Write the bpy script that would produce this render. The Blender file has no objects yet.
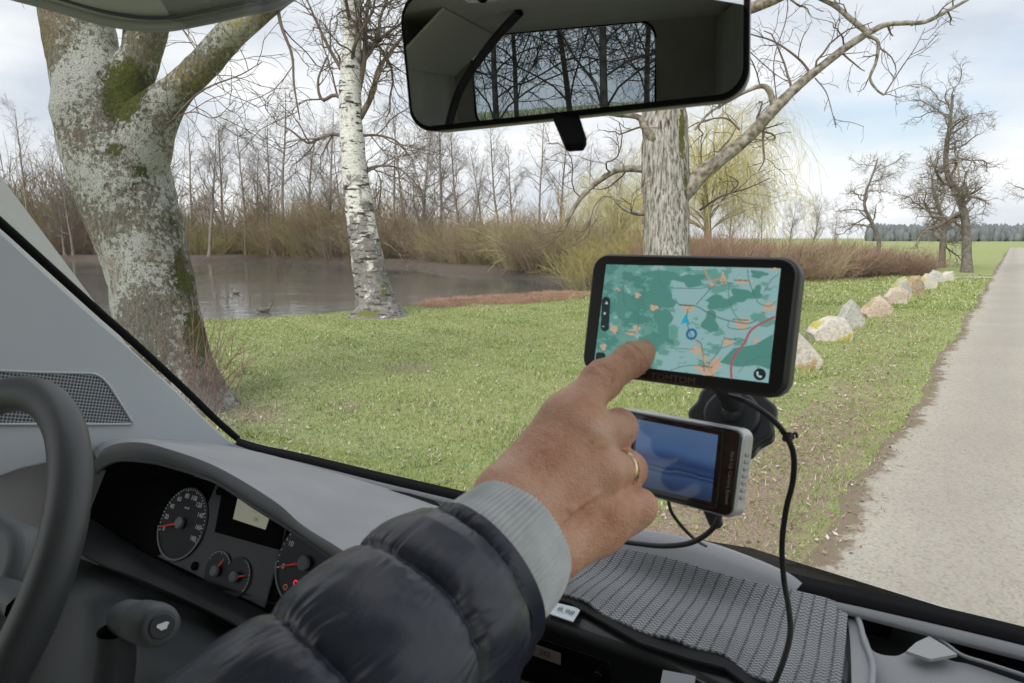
import bpy, bmesh, math, random
import numpy as np
from mathutils import Vector, Matrix, noise as mnoise

# ------------------------------------------------------------------ camera, world, sun, exposure
scene = bpy.context.scene
COL = scene.collection
EYE = 1.85                       # height of the lens above the ground
FPX = 675.0                      # focal length in pixels at 1024 px
PITCH = math.atan((341.5 - 238.0) / FPX)
FWD = Vector((0, math.cos(PITCH), -math.sin(PITCH)))
UPV = Vector((0, math.sin(PITCH), math.cos(PITCH)))
CAM = Vector((0, 0, EYE))
cd = bpy.data.cameras.new('camera'); cam = bpy.data.objects.new('camera', cd); COL.objects.link(cam)
cam.location = CAM; cam.rotation_euler = (math.pi / 2 - PITCH, 0, 0)
cd.sensor_width = 36; cd.lens = FPX / 1024 * 36; cd.clip_start = 0.01; cd.clip_end = 5000
scene.camera = cam
cd.dof.use_dof = True; cd.dof.focus_distance = 2.0; cd.dof.aperture_fstop = 20

SUN_EL, SUN_AZ = math.radians(42), math.radians(215)     # azimuth clockwise from +Y
SUN_DIR = Vector((math.sin(SUN_AZ) * math.cos(SUN_EL), math.cos(SUN_AZ) * math.cos(SUN_EL), math.sin(SUN_EL)))
sl = bpy.data.lights.new('sun', 'SUN'); so = bpy.data.objects.new('sun', sl); COL.objects.link(so)
sl.energy = 1.5; sl.angle = math.radians(38); sl.color = (1.0, 0.96, 0.90)
so.rotation_euler = (-SUN_DIR).to_track_quat('-Z', 'Y').to_euler(); so.location = (0, 0, 30)

world = bpy.data.worlds.new('World'); scene.world = world; world.use_nodes = True
wt = world.node_tree; wt.nodes.clear(); wn = wt.nodes.new; wl = wt.links.new
w_out = wn('ShaderNodeOutputWorld'); sky = wn('ShaderNodeTexSky'); sky.sky_type = 'NISHITA'
sky.sun_disc = False; sky.sun_elevation = SUN_EL; sky.sun_rotation = SUN_AZ
sky.air_density = 1.0; sky.dust_density = 2.0
bg1 = wn('ShaderNodeBackground'); bg1.inputs[1].default_value = 0.075; wl(sky.outputs[0], bg1.inputs[0])
tc = wn('ShaderNodeTexCoord')
mp = wn('ShaderNodeMapping'); mp.inputs['Scale'].default_value = (1, 1, 2.6); wl(tc.outputs['Generated'], mp.inputs[0])
nz = wn('ShaderNodeTexNoise'); nz.inputs['Scale'].default_value = 2.3; nz.inputs['Detail'].default_value = 7; nz.inputs['Roughness'].default_value = .55
wl(mp.outputs[0], nz.inputs['Vector'])
# the opening in the clouds, low on the right
hole = (Vector(((870 - 512) / FPX, 0, 0)) + FWD + UPV * ((341.5 - 128) / FPX)).normalized()
dt = wn('ShaderNodeVectorMath'); dt.operation = 'DISTANCE'
mp2 = wn('ShaderNodeMapping'); mp2.inputs['Scale'].default_value = (1, 1, 2.2); wl(tc.outputs['Generated'], mp2.inputs[0])
wl(mp2.outputs[0], dt.inputs[0]); dt.inputs[1].default_value = (hole.x, hole.y, hole.z * 2.2)
hr = wn('ShaderNodeMapRange'); hr.inputs[1].default_value = 0.04; hr.inputs[2].default_value = 0.30
hr.inputs[3].default_value = 0.40; hr.inputs[4].default_value = 0.0; wl(dt.outputs['Value'], hr.inputs[0])
sb = wn('ShaderNodeMath'); sb.operation = 'SUBTRACT'; wl(nz.outputs[0], sb.inputs[0]); wl(hr.outputs[0], sb.inputs[1])
cm = wn('ShaderNodeMapRange'); cm.inputs[1].default_value = 0.02; cm.inputs[2].default_value = 0.36; cm.interpolation_type = 'SMOOTHSTEP'
wl(sb.outputs[0], cm.inputs[0])
cm.inputs[3].default_value = 0.35; cm.inputs[4].default_value = 0.97
nz2 = wn('ShaderNodeTexNoise'); nz2.inputs['Scale'].default_value = 4.0; nz2.inputs['Detail'].default_value = 8; wl(mp.outputs[0], nz2.inputs['Vector'])
cr = wn('ShaderNodeValToRGB'); cr.color_ramp.elements[0].position = .3; cr.color_ramp.elements[0].color = (.64, .69, .78, 1)
cr.color_ramp.elements[1].position = .62; cr.color_ramp.elements[1].color = (1.0, 1.0, 1.02, 1); wl(nz2.outputs[0], cr.inputs[0])
bg2 = wn('ShaderNodeBackground'); bg2.inputs[1].default_value = 0.52; wl(cr.outputs[0], bg2.inputs[0])
mx = wn('ShaderNodeMixShader'); wl(cm.outputs[0], mx.inputs[0]); wl(bg1.outputs[0], mx.inputs[1]); wl(bg2.outputs[0], mx.inputs[2])
wl(mx.outputs[0], w_out.inputs[0])

scene.view_settings.view_transform = 'Standard'; scene.view_settings.look = 'None'
scene.view_settings.exposure = 1.12; scene.view_settings.gamma = 1.0; scene.view_settings.use_curve_mapping = False
scene.cycles.max_bounces = 8; scene.cycles.diffuse_bounces = 6; scene.cycles.glossy_bounces = 4
scene.cycles.transparent_max_bounces = 24; scene.cycles.caustics_reflective = False; scene.cycles.caustics_refractive = False
scene.cycles.use_denoising = True

# ------------------------------------------------------------------ projection helpers
def RAY(px, py):
    return Vector(((px - 512) / FPX, 0, 0)) + FWD + UPV * ((341.5 - py) / FPX)
def D(px, py, d): return CAM + RAY(px, py) * d
def PZ(px, py, z=0.0):
    r = RAY(px, py); t = (z - EYE) / r.z; return CAM + r * t
def PP(px, py, p, n):
    r = RAY(px, py); return CAM + r * ((p - CAM).dot(n) / r.dot(n))
YAW = math.radians(32)
RV = Vector((math.cos(YAW), -math.sin(YAW), 0)); FV = Vector((math.sin(YAW), math.cos(YAW), 0)); ZV = Vector((0, 0, 1))
def V(r, f, z): return CAM + RV * r + FV * f + ZV * z       # van coordinates, origin at the lens
def PPL(px, py, axis, val):
    n = {'r': RV, 'f': FV, 'z': ZV}[axis]; return PP(px, py, CAM + n * val, n)

# ------------------------------------------------------------------ object helpers
def tago(o, label=None, cat=None, group=None, kind=None):
    if label: o['label'] = label
    if cat: o['category'] = cat
    if group: o['group'] = group
    if kind: o['kind'] = kind
    return o
def setparent(o, parent):
    if parent is not None:
        o.parent = parent; o.matrix_parent_inverse = Matrix.Translation(-parent.matrix_world_loc) if hasattr(parent, 'matrix_world_loc') else Matrix()
def empty(name, loc=(0, 0, 0)):
    o = bpy.data.objects.new(name, None); COL.objects.link(o); o.location = loc; return o
def obj(name, verts, faces, mats, parent=None, smooth=True, uv=None, attr=None):
    """one mesh object; verts in world coordinates, made local to the parents' locations"""
    off = Vector((0, 0, 0)); p = parent
    while p is not None: off += Vector(p.location); p = p.parent
    verts = np.asarray(verts, dtype=np.float64).reshape(-1, 3)
    if parent is None and len(verts):
        c = verts.mean(0); c[2] = verts[:, 2].min(); off = Vector(c)
    v = verts - np.array(off)
    me = bpy.data.meshes.new(name)
    if isinstance(faces, np.ndarray) and faces.ndim == 2:
        n, k = faces.shape
        me.vertices.add(len(v)); me.vertices.foreach_set('co', v.astype(np.float32).ravel())
        me.loops.add(n * k); me.loops.foreach_set('vertex_index', faces.astype(np.int32).ravel())
        me.polygons.add(n); me.polygons.foreach_set('loop_start', np.arange(0, n * k, k, dtype=np.int32))
        me.polygons.foreach_set('loop_total', np.full(n, k, dtype=np.int32)); me.update(calc_edges=True)
    else:
        me.from_pydata([tuple(x) for x in v], [], [tuple(f) for f in faces]); me.update()
    if smooth: me.polygons.foreach_set('use_smooth', [True] * len(me.polygons))
    for m in (mats if isinstance(mats, (list, tuple)) else [mats]): me.materials.append(m)
    if attr:
        for an, av in attr.items():
            av = np.asarray(av, dtype=np.float32)
            if av.ndim == 1:
                a = me.attributes.new(an, 'FLOAT', 'POINT'); a.data.foreach_set('value', av)
            else:
                a = me.attributes.new(an, 'FLOAT_COLOR', 'POINT'); a.data.foreach_set('color', np.c_[av, np.ones(len(av))].astype(np.float32).ravel())
    if uv is not None:
        ul = me.uv_layers.new(name='UVMap'); li = np.empty(len(me.loops), dtype=np.int32); me.loops.foreach_get('vertex_index', li)
        ul.data.foreach_set('uv', np.asarray(uv, dtype=np.float32)[li].ravel())
    o = bpy.data.objects.new(name, me); COL.objects.link(o)
    o.location = off if parent is None else (0, 0, 0)
    if parent is not None: o.parent = parent
    return o
def bmobj(name, bm, mat, parent=None, smooth=False):
    bm.normal_update(); bm.verts.ensure_lookup_table()
    for i, v in enumerate(bm.verts): v.index = i
    vs = [v.co[:] for v in bm.verts]; fs = [[v.index for v in f.verts] for f in bm.faces]; bm.free()
    return obj(name, vs, fs, mat, parent, smooth)
def mod_bevel(o, w, seg=3, ang=35):
    m = o.modifiers.new('b', 'BEVEL'); m.width = w; m.segments = seg; m.limit_method = 'ANGLE'; m.angle_limit = math.radians(ang); m.harden_normals = False
    return o
def mod_sub(o, lv=2):
    m = o.modifiers.new('s', 'SUBSURF'); m.levels = lv; m.render_levels = lv; return o
def mod_solid(o, t, off=-1):
    m = o.modifiers.new('t', 'SOLIDIFY'); m.thickness = t; m.offset = off; return o
def auto_smooth(o, ang=40):
    me = o.data; me.polygons.foreach_set('use_smooth', [True] * len(me.polygons))
    try: me.set_sharp_from_angle(angle=math.radians(ang))
    except Exception: pass
    return o
def box(bm, c, sx, sy, sz, X=Vector((1, 0, 0)), Y=Vector((0, 1, 0)), Z=Vector((0, 0, 1))):
    c = Vector(c); vs = []
    for a in (-.5, .5):
        for b in (-.5, .5):
            for g in (-.5, .5): vs.append(bm.verts.new(c + X * a * sx + Y * b * sy + Z * g * sz))
    for f in ((0, 1, 3, 2), (4, 6, 7, 5), (0, 4, 5, 1), (2, 3, 7, 6), (0, 2, 6, 4), (1, 5, 7, 3)): bm.faces.new([vs[i] for i in f])
def resample(pts, n):
    P = np.array([list(p) for p in pts], float); s = np.r_[0, np.cumsum(np.linalg.norm(np.diff(P, axis=0), axis=1))]
    t = np.linspace(0, s[-1], n); return np.c_[[np.interp(t, s, P[:, i]) for i in range(P.shape[1])]].T
def spline(pts, n):
    """Catmull-Rom through the points (any dimension), n samples"""
    P = np.array([list(p) for p in pts], float); P = np.vstack([2 * P[0] - P[1], P, 2 * P[-1] - P[-2]]); out = []
    m = len(P) - 3
    for t in np.linspace(0, m - 1e-9, n):
        i = int(t); u = t - i; a, b, c, d = P[i:i + 4]
        out.append(.5 * (2 * b + (c - a) * u + (2 * a - 5 * b + 4 * c - d) * u * u + (3 * b - a - 3 * c + d) * u ** 3))
    return np.array(out)
def loft(rows, n=40, close=False, sm=True):
    """rows: list of point lists -> grid verts/faces/uv"""
    R = [spline(r, n) if sm else resample(r, n) for r in rows]; m = len(R); vs = np.vstack(R); fs = []
    for j in range(m - 1):
        for i in range(n - 1): a = j * n + i; fs.append((a, a + 1, a + n + 1, a + n))
    uv = np.array([(i / (n - 1), j / (m - 1)) for j in range(m) for i in range(n)])
    return vs, np.array(fs), uv
def tube_arrays(P, R, k, cap=False, phase=0):
    P = np.asarray(P, float); n = len(P); T = np.gradient(P, axis=0); T /= np.linalg.norm(T, axis=1)[:, None] + 1e-12
    ref = np.array([0, 0, 1.]) if abs(T[:, 2]).mean() < .8 else np.array([1., 0, 0])
    A = np.cross(T, ref); A /= np.linalg.norm(A, axis=1)[:, None] + 1e-12; B = np.cross(T, A)
    th = np.arange(k) * 2 * np.pi / k + phase; R = np.asarray(R, float).reshape(-1, 1, 1)
    vs = P[:, None, :] + R * (np.cos(th)[None, :, None] * A[:, None, :] + np.sin(th)[None, :, None] * B[:, None, :])
    i = np.arange(n - 1)[:, None] * k; j = np.arange(k)[None, :]; j2 = (j + 1) % k
    fs = np.stack([i + j, i + j2, i + k + j2, i + k + j], -1).reshape(-1, 4)
    return vs.reshape(-1, 3), fs
class Tubes:
    def __init__(s): s.v = []; s.f = []; s.n = 0
    def add(s, P, R, k=6):
        v, f = tube_arrays(P, R, k); s.v.append(v); s.f.append(f + s.n); s.n += len(v)
    def addm(s, v, f): s.v.append(np.asarray(v, float)); s.f.append(np.asarray(f) + s.n); s.n += len(v)
    def arrays(s): return np.vstack(s.v), np.vstack(s.f)
    def build(s, name, mat, parent=None): v, f = s.arrays(); return obj(name, v, f, mat, parent)
def cable(name, pts, r, mat, parent=None, n=60, k=10):
    P = spline(pts, n); t = Tubes(); t.add(P, np.full(n, r), k)
    return t.build(name, mat, parent)
def textmesh(s, size, fn=None):
    c = bpy.data.curves.new('txt', 'FONT'); c.body = s; c.size = size; c.align_x = 'CENTER'; c.align_y = 'CENTER'; c.resolution_u = 3
    o = bpy.data.objects.new('txt', c); COL.objects.link(o); bpy.context.view_layer.update()
    me = bpy.data.meshes.new_from_object(o.evaluated_get(bpy.context.evaluated_depsgraph_get()))
    vs = [v.co.copy() for v in me.vertices]; fs = [tuple(p.vertices) for p in me.polygons]
    bpy.data.objects.remove(o); bpy.data.curves.remove(c); bpy.data.meshes.remove(me)
    return vs, fs
class Flat:
    """flat marks collected in a plane given by origin and axes"""
    def __init__(s, O, X, Y): s.O = Vector(O); s.X = X.normalized(); s.Y = Y.normalized(); s.N = s.X.cross(s.Y).normalized(); s.v = []; s.f = []
    def pt(s, x, y, h=0): return s.O + s.X * x + s.Y * y + s.N * h
    def inv(s, px, py):
        p = PP(px, py, s.O, s.N) - s.O; return p.dot(s.X), p.dot(s.Y)
    def poly(s, P, h=.0003):
        n = len(s.v); s.v += [s.pt(x, y, h) for x, y in P]; s.f.append(tuple(range(n, n + len(P))))
    def rect(s, x, y, w, hh, h=.0003): s.poly([(x - w / 2, y - hh / 2), (x + w / 2, y - hh / 2), (x + w / 2, y + hh / 2), (x - w / 2, y + hh / 2)], h)
    def disc(s, x, y, r, h=.0003, n=28, ry=None): s.poly([(x + r * math.cos(a * 2 * math.pi / n), y + (ry or r) * math.sin(a * 2 * math.pi / n)) for a in range(n)], h)
    def arc(s, x, y, r, w, a0, a1, h=.0003, n=48):
        for i in range(n):
            a = a0 + (a1 - a0) * i / n; b = a0 + (a1 - a0) * (i + 1) / n
            s.poly([(x + (r - w / 2) * math.cos(a), y + (r - w / 2) * math.sin(a)), (x + (r + w / 2) * math.cos(a), y + (r + w / 2) * math.sin(a)),
                    (x + (r + w / 2) * math.cos(b), y + (r + w / 2) * math.sin(b)), (x + (r - w / 2) * math.cos(b), y + (r - w / 2) * math.sin(b))], h)
    def line(s, P, w, h=.0003, sm=True):
        P = spline([(a, b) for a, b in P], len(P) * 5) if sm and len(P) > 2 else np.array(P, float)
        T = np.gradient(P, axis=0); T /= np.linalg.norm(T, axis=1)[:, None] + 1e-9; Nn = np.c_[-T[:, 1], T[:, 0]] * w / 2
        for i in range(len(P) - 1): s.poly([tuple(P[i] - Nn[i]), tuple(P[i + 1] - Nn[i + 1]), tuple(P[i + 1] + Nn[i + 1]), tuple(P[i] + Nn[i])], h)
    def text(s, t, x, y, size, h=.0003, rot=0, sx=1):
        vs, fs = textmesh(t, size); n = len(s.v); c, sn = math.cos(rot), math.sin(rot)
        s.v += [s.pt(x + (v.x * sx * c - v.y * sn), y + (v.x * sx * sn + v.y * c), h) for v in vs]; s.f += [tuple(i + n for i in f) for f in fs]
    def build(s, name, mat, parent=None): return obj(name, s.v, s.f, mat, parent, smooth=False)
def rrect(w, h, r, n=8):
    P = []
    for cx, cy, a0 in ((w / 2 - r, h / 2 - r, 0), (-w / 2 + r, h / 2 - r, 90), (-w / 2 + r, -h / 2 + r, 180), (w / 2 - r, -h / 2 + r, 270)):
        for i in range(n + 1): a = math.radians(a0 + 90 * i / n); P.append((cx + r * math.cos(a), cy + r * math.sin(a)))
    return P
def slab(fl, P, h0, h1, name, mat, parent, bev=.002, seg=3):
    """a plate of outline P between heights h0 (back) and h1 (front)"""
    n = len(P); vs = [fl.pt(x, y, h0) for x, y in P] + [fl.pt(x, y, h1) for x, y in P]
    fs = [tuple(range(n - 1, -1, -1)), tuple(range(n, 2 * n))] + [(i, (i + 1) % n, n + (i + 1) % n, n + i) for i in range(n)]
    o = obj(name, vs, fs, mat, parent, smooth=False)
    if bev: mod_bevel(o, bev, seg, 50)
    auto_smooth(o, 35); return o

# ------------------------------------------------------------------ materials
def mat(name, col, rough=.5, var=None, scale=20, detail=4, bump=0, bscale=60, metal=0, spec=.5, coord='Object', sss=0, emit=None, estr=1, sheen=0, coat=0, bdist=.01, lo=.35, hi=.65):
    m = bpy.data.materials.new(name); m.use_nodes = True; nt = m.node_tree; b = nt.nodes['Principled BSDF']
    b.inputs['Base Color'].default_value = (*col, 1); b.inputs['Roughness'].default_value = rough; b.inputs['Metallic'].default_value = metal
    b.inputs['Specular IOR Level'].default_value = spec
    if sss: b.inputs['Subsurface Weight'].default_value = sss; b.inputs['Subsurface Radius'].default_value = (.01, .004, .002); b.inputs['Subsurface Scale'].default_value = 1
    if sheen: b.inputs['Sheen Weight'].default_value = sheen; b.inputs['Sheen Roughness'].default_value = .4
    if coat: b.inputs['Coat Weight'].default_value = coat; b.inputs['Coat Roughness'].default_value = .1
    if emit: b.inputs['Emission Color'].default_value = (*emit, 1); b.inputs['Emission Strength'].default_value = estr
    t = nt.nodes.new('ShaderNodeTexCoord')
    if var:
        n = nt.nodes.new('ShaderNodeTexNoise'); n.inputs['Scale'].default_value = scale; n.inputs['Detail'].default_value = detail
        nt.links.new(t.outputs[coord], n.inputs['Vector']); r = nt.nodes.new('ShaderNodeValToRGB')
        cols = [col] + (var if isinstance(var, list) else [var]); r.color_ramp.elements[0].position = lo; r.color_ramp.elements[1].position = hi
        r.color_ramp.elements[0].color = (*cols[0], 1); r.color_ramp.elements[1].color = (*cols[-1], 1)
        for i, c in enumerate(cols[1:-1]): e = r.color_ramp.elements.new(lo + (hi - lo) * (i + 1) / (len(cols) - 1)); e.color = (*c, 1)
        nt.links.new(n.outputs[0], r.inputs[0]); nt.links.new(r.outputs[0], b.inputs['Base Color'])
    if bump:
        n = nt.nodes.new('ShaderNodeTexNoise'); n.inputs['Scale'].default_value = bscale; n.inputs['Detail'].default_value = 5
        nt.links.new(t.outputs[coord], n.inputs['Vector']); bp = nt.nodes.new('ShaderNodeBump'); bp.inputs['Strength'].default_value = bump; bp.inputs['Distance'].default_value = bdist
        nt.links.new(n.outputs[0], bp.inputs['Height']); nt.links.new(bp.outputs[0], b.inputs['Normal'])
    return m
class NT:
    def __init__(s, m): s.t = m.node_tree; s.b = s.t.nodes['Principled BSDF']
    def n(s, kind, **kw):
        x = s.t.nodes.new('ShaderNode' + kind)
        for k, v in kw.items():
            if k.startswith('i_'): x.inputs[int(k[2:]) if k[2:].isdigit() else k[2:].replace('_', ' ')].default_value = v
            else: setattr(x, k, v)
        return x
    def l(s, a, b): s.t.links.new(a, b)
    def noise(s, vec, scale, detail=4, rough=.5): x = s.n('TexNoise', i_Scale=scale, i_Detail=detail, i_Roughness=rough); s.l(vec, x.inputs['Vector']); return x.outputs[0]
    def ramp(s, fac, stops):
        r = s.n('ValToRGB'); e = r.color_ramp.elements
        for i, (p, c) in enumerate(stops):
            q = e[i] if i < 2 else e.new(p); q.position = p; q.color = (*c, 1) if len(c) == 3 else c
        s.l(fac, r.inputs[0]); return r.outputs[0]
    def mixc(s, fac, a, b):
        x = s.n('Mix', data_type='RGBA'); 
        (s.l(fac, x.inputs[0]) if hasattr(fac, 'links') else setattr(x.inputs[0], 'default_value', fac))
        for v, k in ((a, 6), (b, 7)):
            if hasattr(v, 'links'): s.l(v, x.inputs[k])
            else: x.inputs[k].default_value = (*v, 1)
        return x.outputs[2]
    def math(s, op, a, b=0, clamp=False):
        x = s.n('Math', operation=op, use_clamp=clamp)
        for v, k in ((a, 0), (b, 1)):
            if hasattr(v, 'links'): s.l(v, x.inputs[k])
            else: x.inputs[k].default_value = v
        return x.outputs[0]
    def step(s, v, lo, hi): x = s.n('MapRange', interpolation_type='SMOOTHSTEP'); s.l(v, x.inputs[0]); x.inputs[1].default_value = lo; x.inputs[2].default_value = hi; return x.outputs[0]
    def bump(s, h, st, dist): x = s.n('Bump', i_Strength=st, i_Distance=dist); s.l(h, x.inputs['Height']); s.l(x.outputs[0], s.b.inputs['Normal'])
    def attr(s, n): return s.n('Attribute', attribute_name=n)
    def co(s, k='Object'): return s.n('TexCoord').outputs[k]
rng = np.random.default_rng(7)
# ------------------------------------------------------------------ terrain with the pond basin
WATER_Z = -0.5
def W2(px, py, z=WATER_Z): p = PZ(px, py, z); return (p.x, p.y)
pond = [W2(-260, 259), W2(60, 260), W2(190, 263), W2(255, 260), W2(340, 263), W2(400, 266), W2(440, 273), W2(500, 276), W2(560, 281), W2(600, 291)]
pond += [W2(585, 300), W2(500, 306), W2(430, 311), W2(385, 319), W2(300, 328), W2(205, 334), W2(130, 340), W2(20, 352), W2(-200, 372), W2(-700, 380)]
pond = np.array(pond)
def seg_dist(P, A, B):
    d = B - A; t = np.clip(((P - A) @ d) / (d @ d), 0, 1); return np.linalg.norm(P - (A + t[:, None] * d), axis=1)
def sdist(P, poly):
    d = np.full(len(P), 1e9); ins = np.zeros(len(P), bool)
    for i in range(len(poly)):
        A, B = poly[i], poly[(i + 1) % len(poly)]; d = np.minimum(d, seg_dist(P, A, B))
        c = ((A[1] > P[:, 1]) != (B[1] > P[:, 1])); xi = (B[0] - A[0]) * (P[:, 1] - A[1]) / (B[1] - A[1] + 1e-12) + A[0]; ins ^= c & (P[:, 0] < xi)
    return np.where(ins, -d, d)
def wob(P, s, seed=0):
    return (np.sin(P[:, 0] * s + seed) * np.cos(P[:, 1] * s * 1.3 + seed * 2) + .5 * np.sin(P[:, 0] * s * 2.7 + P[:, 1] * s * 2.1 + seed) + .3 * np.cos(P[:, 0] * s * 6.1 - P[:, 1] * s * 5.3)) / 1.8
PATH0 = np.array([1.62, 3.6]); PDIR = np.array([math.sin(math.radians(36.4)), math.cos(math.radians(36.4))]); PNRM = np.array([PDIR[1], -PDIR[0]])
def pathside(P): return (P - PATH0) @ PNRM           # >0 : on the track side
def height(P):
    P = np.asarray(P, float).reshape(-1, 2); s = sdist(P, pond) + .25 * wob(P, 1.1)
    r = np.hypot(P[:, 0], P[:, 1]); near = np.clip((r - 45) / 30, 0, 1)
    bank = np.clip(s / 1.6, -1, 1); z = np.where(s < 1.6, -.62 + .60 * np.sin(np.clip(s / 1.6, 0, 1) * np.pi / 2) + np.minimum(s, 0) * .4, -.02)
    z = np.maximum(z, -1.6)
    flat = np.clip(1 - (pathside(P) + 1.0) / 1.0, 0, 1)
    z = z + .03 * wob(P, .8, 3) * flat * np.clip(s / 3, 0, 1) + .25 * wob(P, .05, 1) * near * np.clip(s / 20, 0, 1)
    return z
radii = np.r_[0, np.geomspace(.8, 12, 60), np.geomspace(12.1, 32, 150), np.geomspace(32.5, 110, 110), np.geomspace(113, 3200, 50)]
na = 420; th = np.linspace(0, 2 * np.pi, na, endpoint=False)
G = np.array([(0, 0)] + [(r * math.sin(a), r * math.cos(a)) for r in radii[1:] for a in th])
Gz = height(G); nr = len(radii) - 1
idx = 1 + np.arange(nr - 1)[:, None] * na; j = np.arange(na)[None]; j2 = (j + 1) % na
gf = np.stack([idx + j, idx + j2, idx + na + j2, idx + na + j], -1).reshape(-1, 4)
gf = np.vstack([gf, [(0, 0, 1 + (k + 1) % na, 1 + k) for k in range(0)]]) if False else gf
Gs = sdist(G, pond)
ps = pathside(G)
litter = np.clip(1 - np.abs(Gs) / 2.5, 0, 1) * .9
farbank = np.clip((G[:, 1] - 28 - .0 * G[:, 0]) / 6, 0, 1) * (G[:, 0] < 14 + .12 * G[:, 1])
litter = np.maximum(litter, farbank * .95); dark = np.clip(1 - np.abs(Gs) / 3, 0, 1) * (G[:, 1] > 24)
verge = np.exp(-((ps + .5) / .85) ** 2) * .9 * np.clip(1.25 - G[:, 1] / 16, 0.12, 1)
litter = np.maximum(litter, verge)
# bare earth patches seen in the photograph
def spot(px, py, rx, ry=None, z=0):
    c = PZ(px, py, z); ry = ry or rx; return np.exp(-(((G[:, 0] - c.x) / rx) ** 2 + ((G[:, 1] - c.y) / ry) ** 2))
earth = np.maximum.reduce([spot(410, 366, .55, .5), spot(375, 352, .35, .3), spot(820, 330, .6, .4), spot(808, 293, .8, .8), spot(838, 295, .5, .5), spot(350, 402, .35, .3), spot(230, 415, .8, .7), spot(900, 325, .6, .4)])
m_ground = mat('ground_grass', (.14, .2, .05), .95); N = NT(m_ground); c = N.co('Object')
a = N.attr('litter'); e = N.attr('earth')
n1 = N.noise(c, 1.1, 6, .6); n2 = N.noise(c, 9, 5, .65); n3 = N.noise(c, 55, 4, .7); n4 = N.noise(c, 24, 3, .7)
g1 = N.ramp(n1, [(.35, (.17, .24, .065)), (.5, (.24, .30, .095)), (.68, (.33, .34, .15))])
g2 = N.ramp(n3, [(.3, (.13, .16, .05)), (.5, (.28, .31, .11)), (.72, (.46, .43, .25))])
g = N.mixc(.55, g1, g2)
soil = N.ramp(n3, [(.3, (.12, .085, .055)), (.5, (.27, .20, .145)), (.75, (.46, .37, .29))])
f1 = N.step(N.math('ADD', N.math('MULTIPLY', a.outputs['Fac'], 1.0), N.math('MULTIPLY', N.math('SUBTRACT', n2, .5), 1.5)), .45, .8)
f2 = N.step(N.math('ADD', e.outputs['Fac'], N.math('MULTIPLY', N.math('SUBTRACT', n2, .5), 1.0)), .45, .75)
gg = N.mixc(f1, g, soil); gg = N.mixc(N.math('MULTIPLY', f2, .8), gg, soil)
sc_ = N.math('GREATER_THAN', n4, .68); gg = N.mixc(N.math('MULTIPLY', sc_, .45), gg, (.42, .36, .24))
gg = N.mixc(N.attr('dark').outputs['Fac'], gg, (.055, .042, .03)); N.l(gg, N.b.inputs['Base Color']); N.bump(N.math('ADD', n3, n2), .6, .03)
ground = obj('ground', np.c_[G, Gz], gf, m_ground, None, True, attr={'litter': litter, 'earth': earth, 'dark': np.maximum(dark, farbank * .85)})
ground['kind'] = 'structure'

# water
m_water = mat('pond_water', (.11, .112, .108), .03, spec=.5); N = NT(m_water); c = N.co('Object')
mpn = N.n('Mapping'); mpn.inputs['Scale'].default_value = (1, 1, 1); N.l(c, mpn.inputs[0])
w1 = N.noise(mpn.outputs[0], 1.6, 3, .5); w2 = N.noise(mpn.outputs[0], .16, 3, .5); w3 = N.noise(c, 6, 2, .5)
hgt = N.math('MULTIPLY', N.math('ADD', w1, N.math('MULTIPLY', w3, .5)), N.math('ADD', N.step(w2, .36, .60), .12)); N.bump(hgt, .35, .04)
N.b.inputs['IOR'].default_value = 2.6
pc = pond.mean(0)
wp = np.vstack([pond + (pond - pc) / np.linalg.norm(pond - pc, axis=1)[:, None] * 2.0])
wat = obj('pond_water', np.c_[wp, np.full(len(wp), WATER_Z)], [tuple(range(len(wp) - 1, -1, -1))], m_water, None, False); wat['kind'] = 'structure'
if wat.data.polygons[0].normal.z < 0: wat.data.flip_normals()

# track
m_track = mat('track_gravel', (.3, .28, .25), .95); N = NT(m_track); c = N.co('Object')
n1 = N.noise(c, .7, 4); n2 = N.noise(c, 70, 3, .7); vo = N.n('TexVoronoi', i_Scale=60.0); N.l(c, vo.inputs['Vector'])
base = N.ramp(n1, [(.3, (.32, .295, .245)), (.7, (.42, .39, .33))])
sp = N.ramp(vo.outputs['Color'], [(.12, (.20, .18, .15)), (.3, (.36, .33, .29)), (.8, (.50, .465, .41))])
cc = N.mixc(.45, base, sp); cc = N.mixc(N.math('MULTIPLY', N.step(n2, .6, .75), .5), cc, (.16, .13, .10))
rut = N.attr('rut').outputs['Fac']; cc = N.mixc(N.math('MULTIPLY', rut, .30), cc, (.22, .20, .17)); cc = N.mixc(N.math('MULTIPLY', N.step(N.noise(c, .35, 4, .6), .52, .68), .25), cc, (.24, .215, .18)); eg = N.step(N.math('ADD', N.attr('rim').outputs['Fac'], N.math('MULTIPLY', N.math('SUBTRACT', N.noise(c, 5, 5, .7), .5), 1.6)), .42, .70); cc = N.mixc(eg, cc, (.20, .155, .11)); N.l(cc, N.b.inputs['Base Color']); N.bump(N.math('ADD', n2, vo.outputs['Distance']), .4, .010)
L = np.r_[np.arange(-14, 20, .25), np.arange(20, 150, 1.5)]
edge = PATH0 + PDIR * L[:, None] - PNRM * (.05 * np.sin(L * .9) + .025 * np.sin(L * 4.3 + 1) + .02 * np.sin(L * 11))[:, None]
WD = (0, .10, .3, .6, .9, 1.3, 1.9, 2.5, 2.9, 3.3, 3.8, 3.95); cols_ = [edge + PNRM * w for w in WD]
zz = [-.03, .004, .012, .012, .010, .022, .028, .022, .012, .012, .004, -.04]; nL = len(L); tv = np.vstack([np.c_[q, np.full(nL, z + .004)] for q, z in zip(cols_, zz)])
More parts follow.
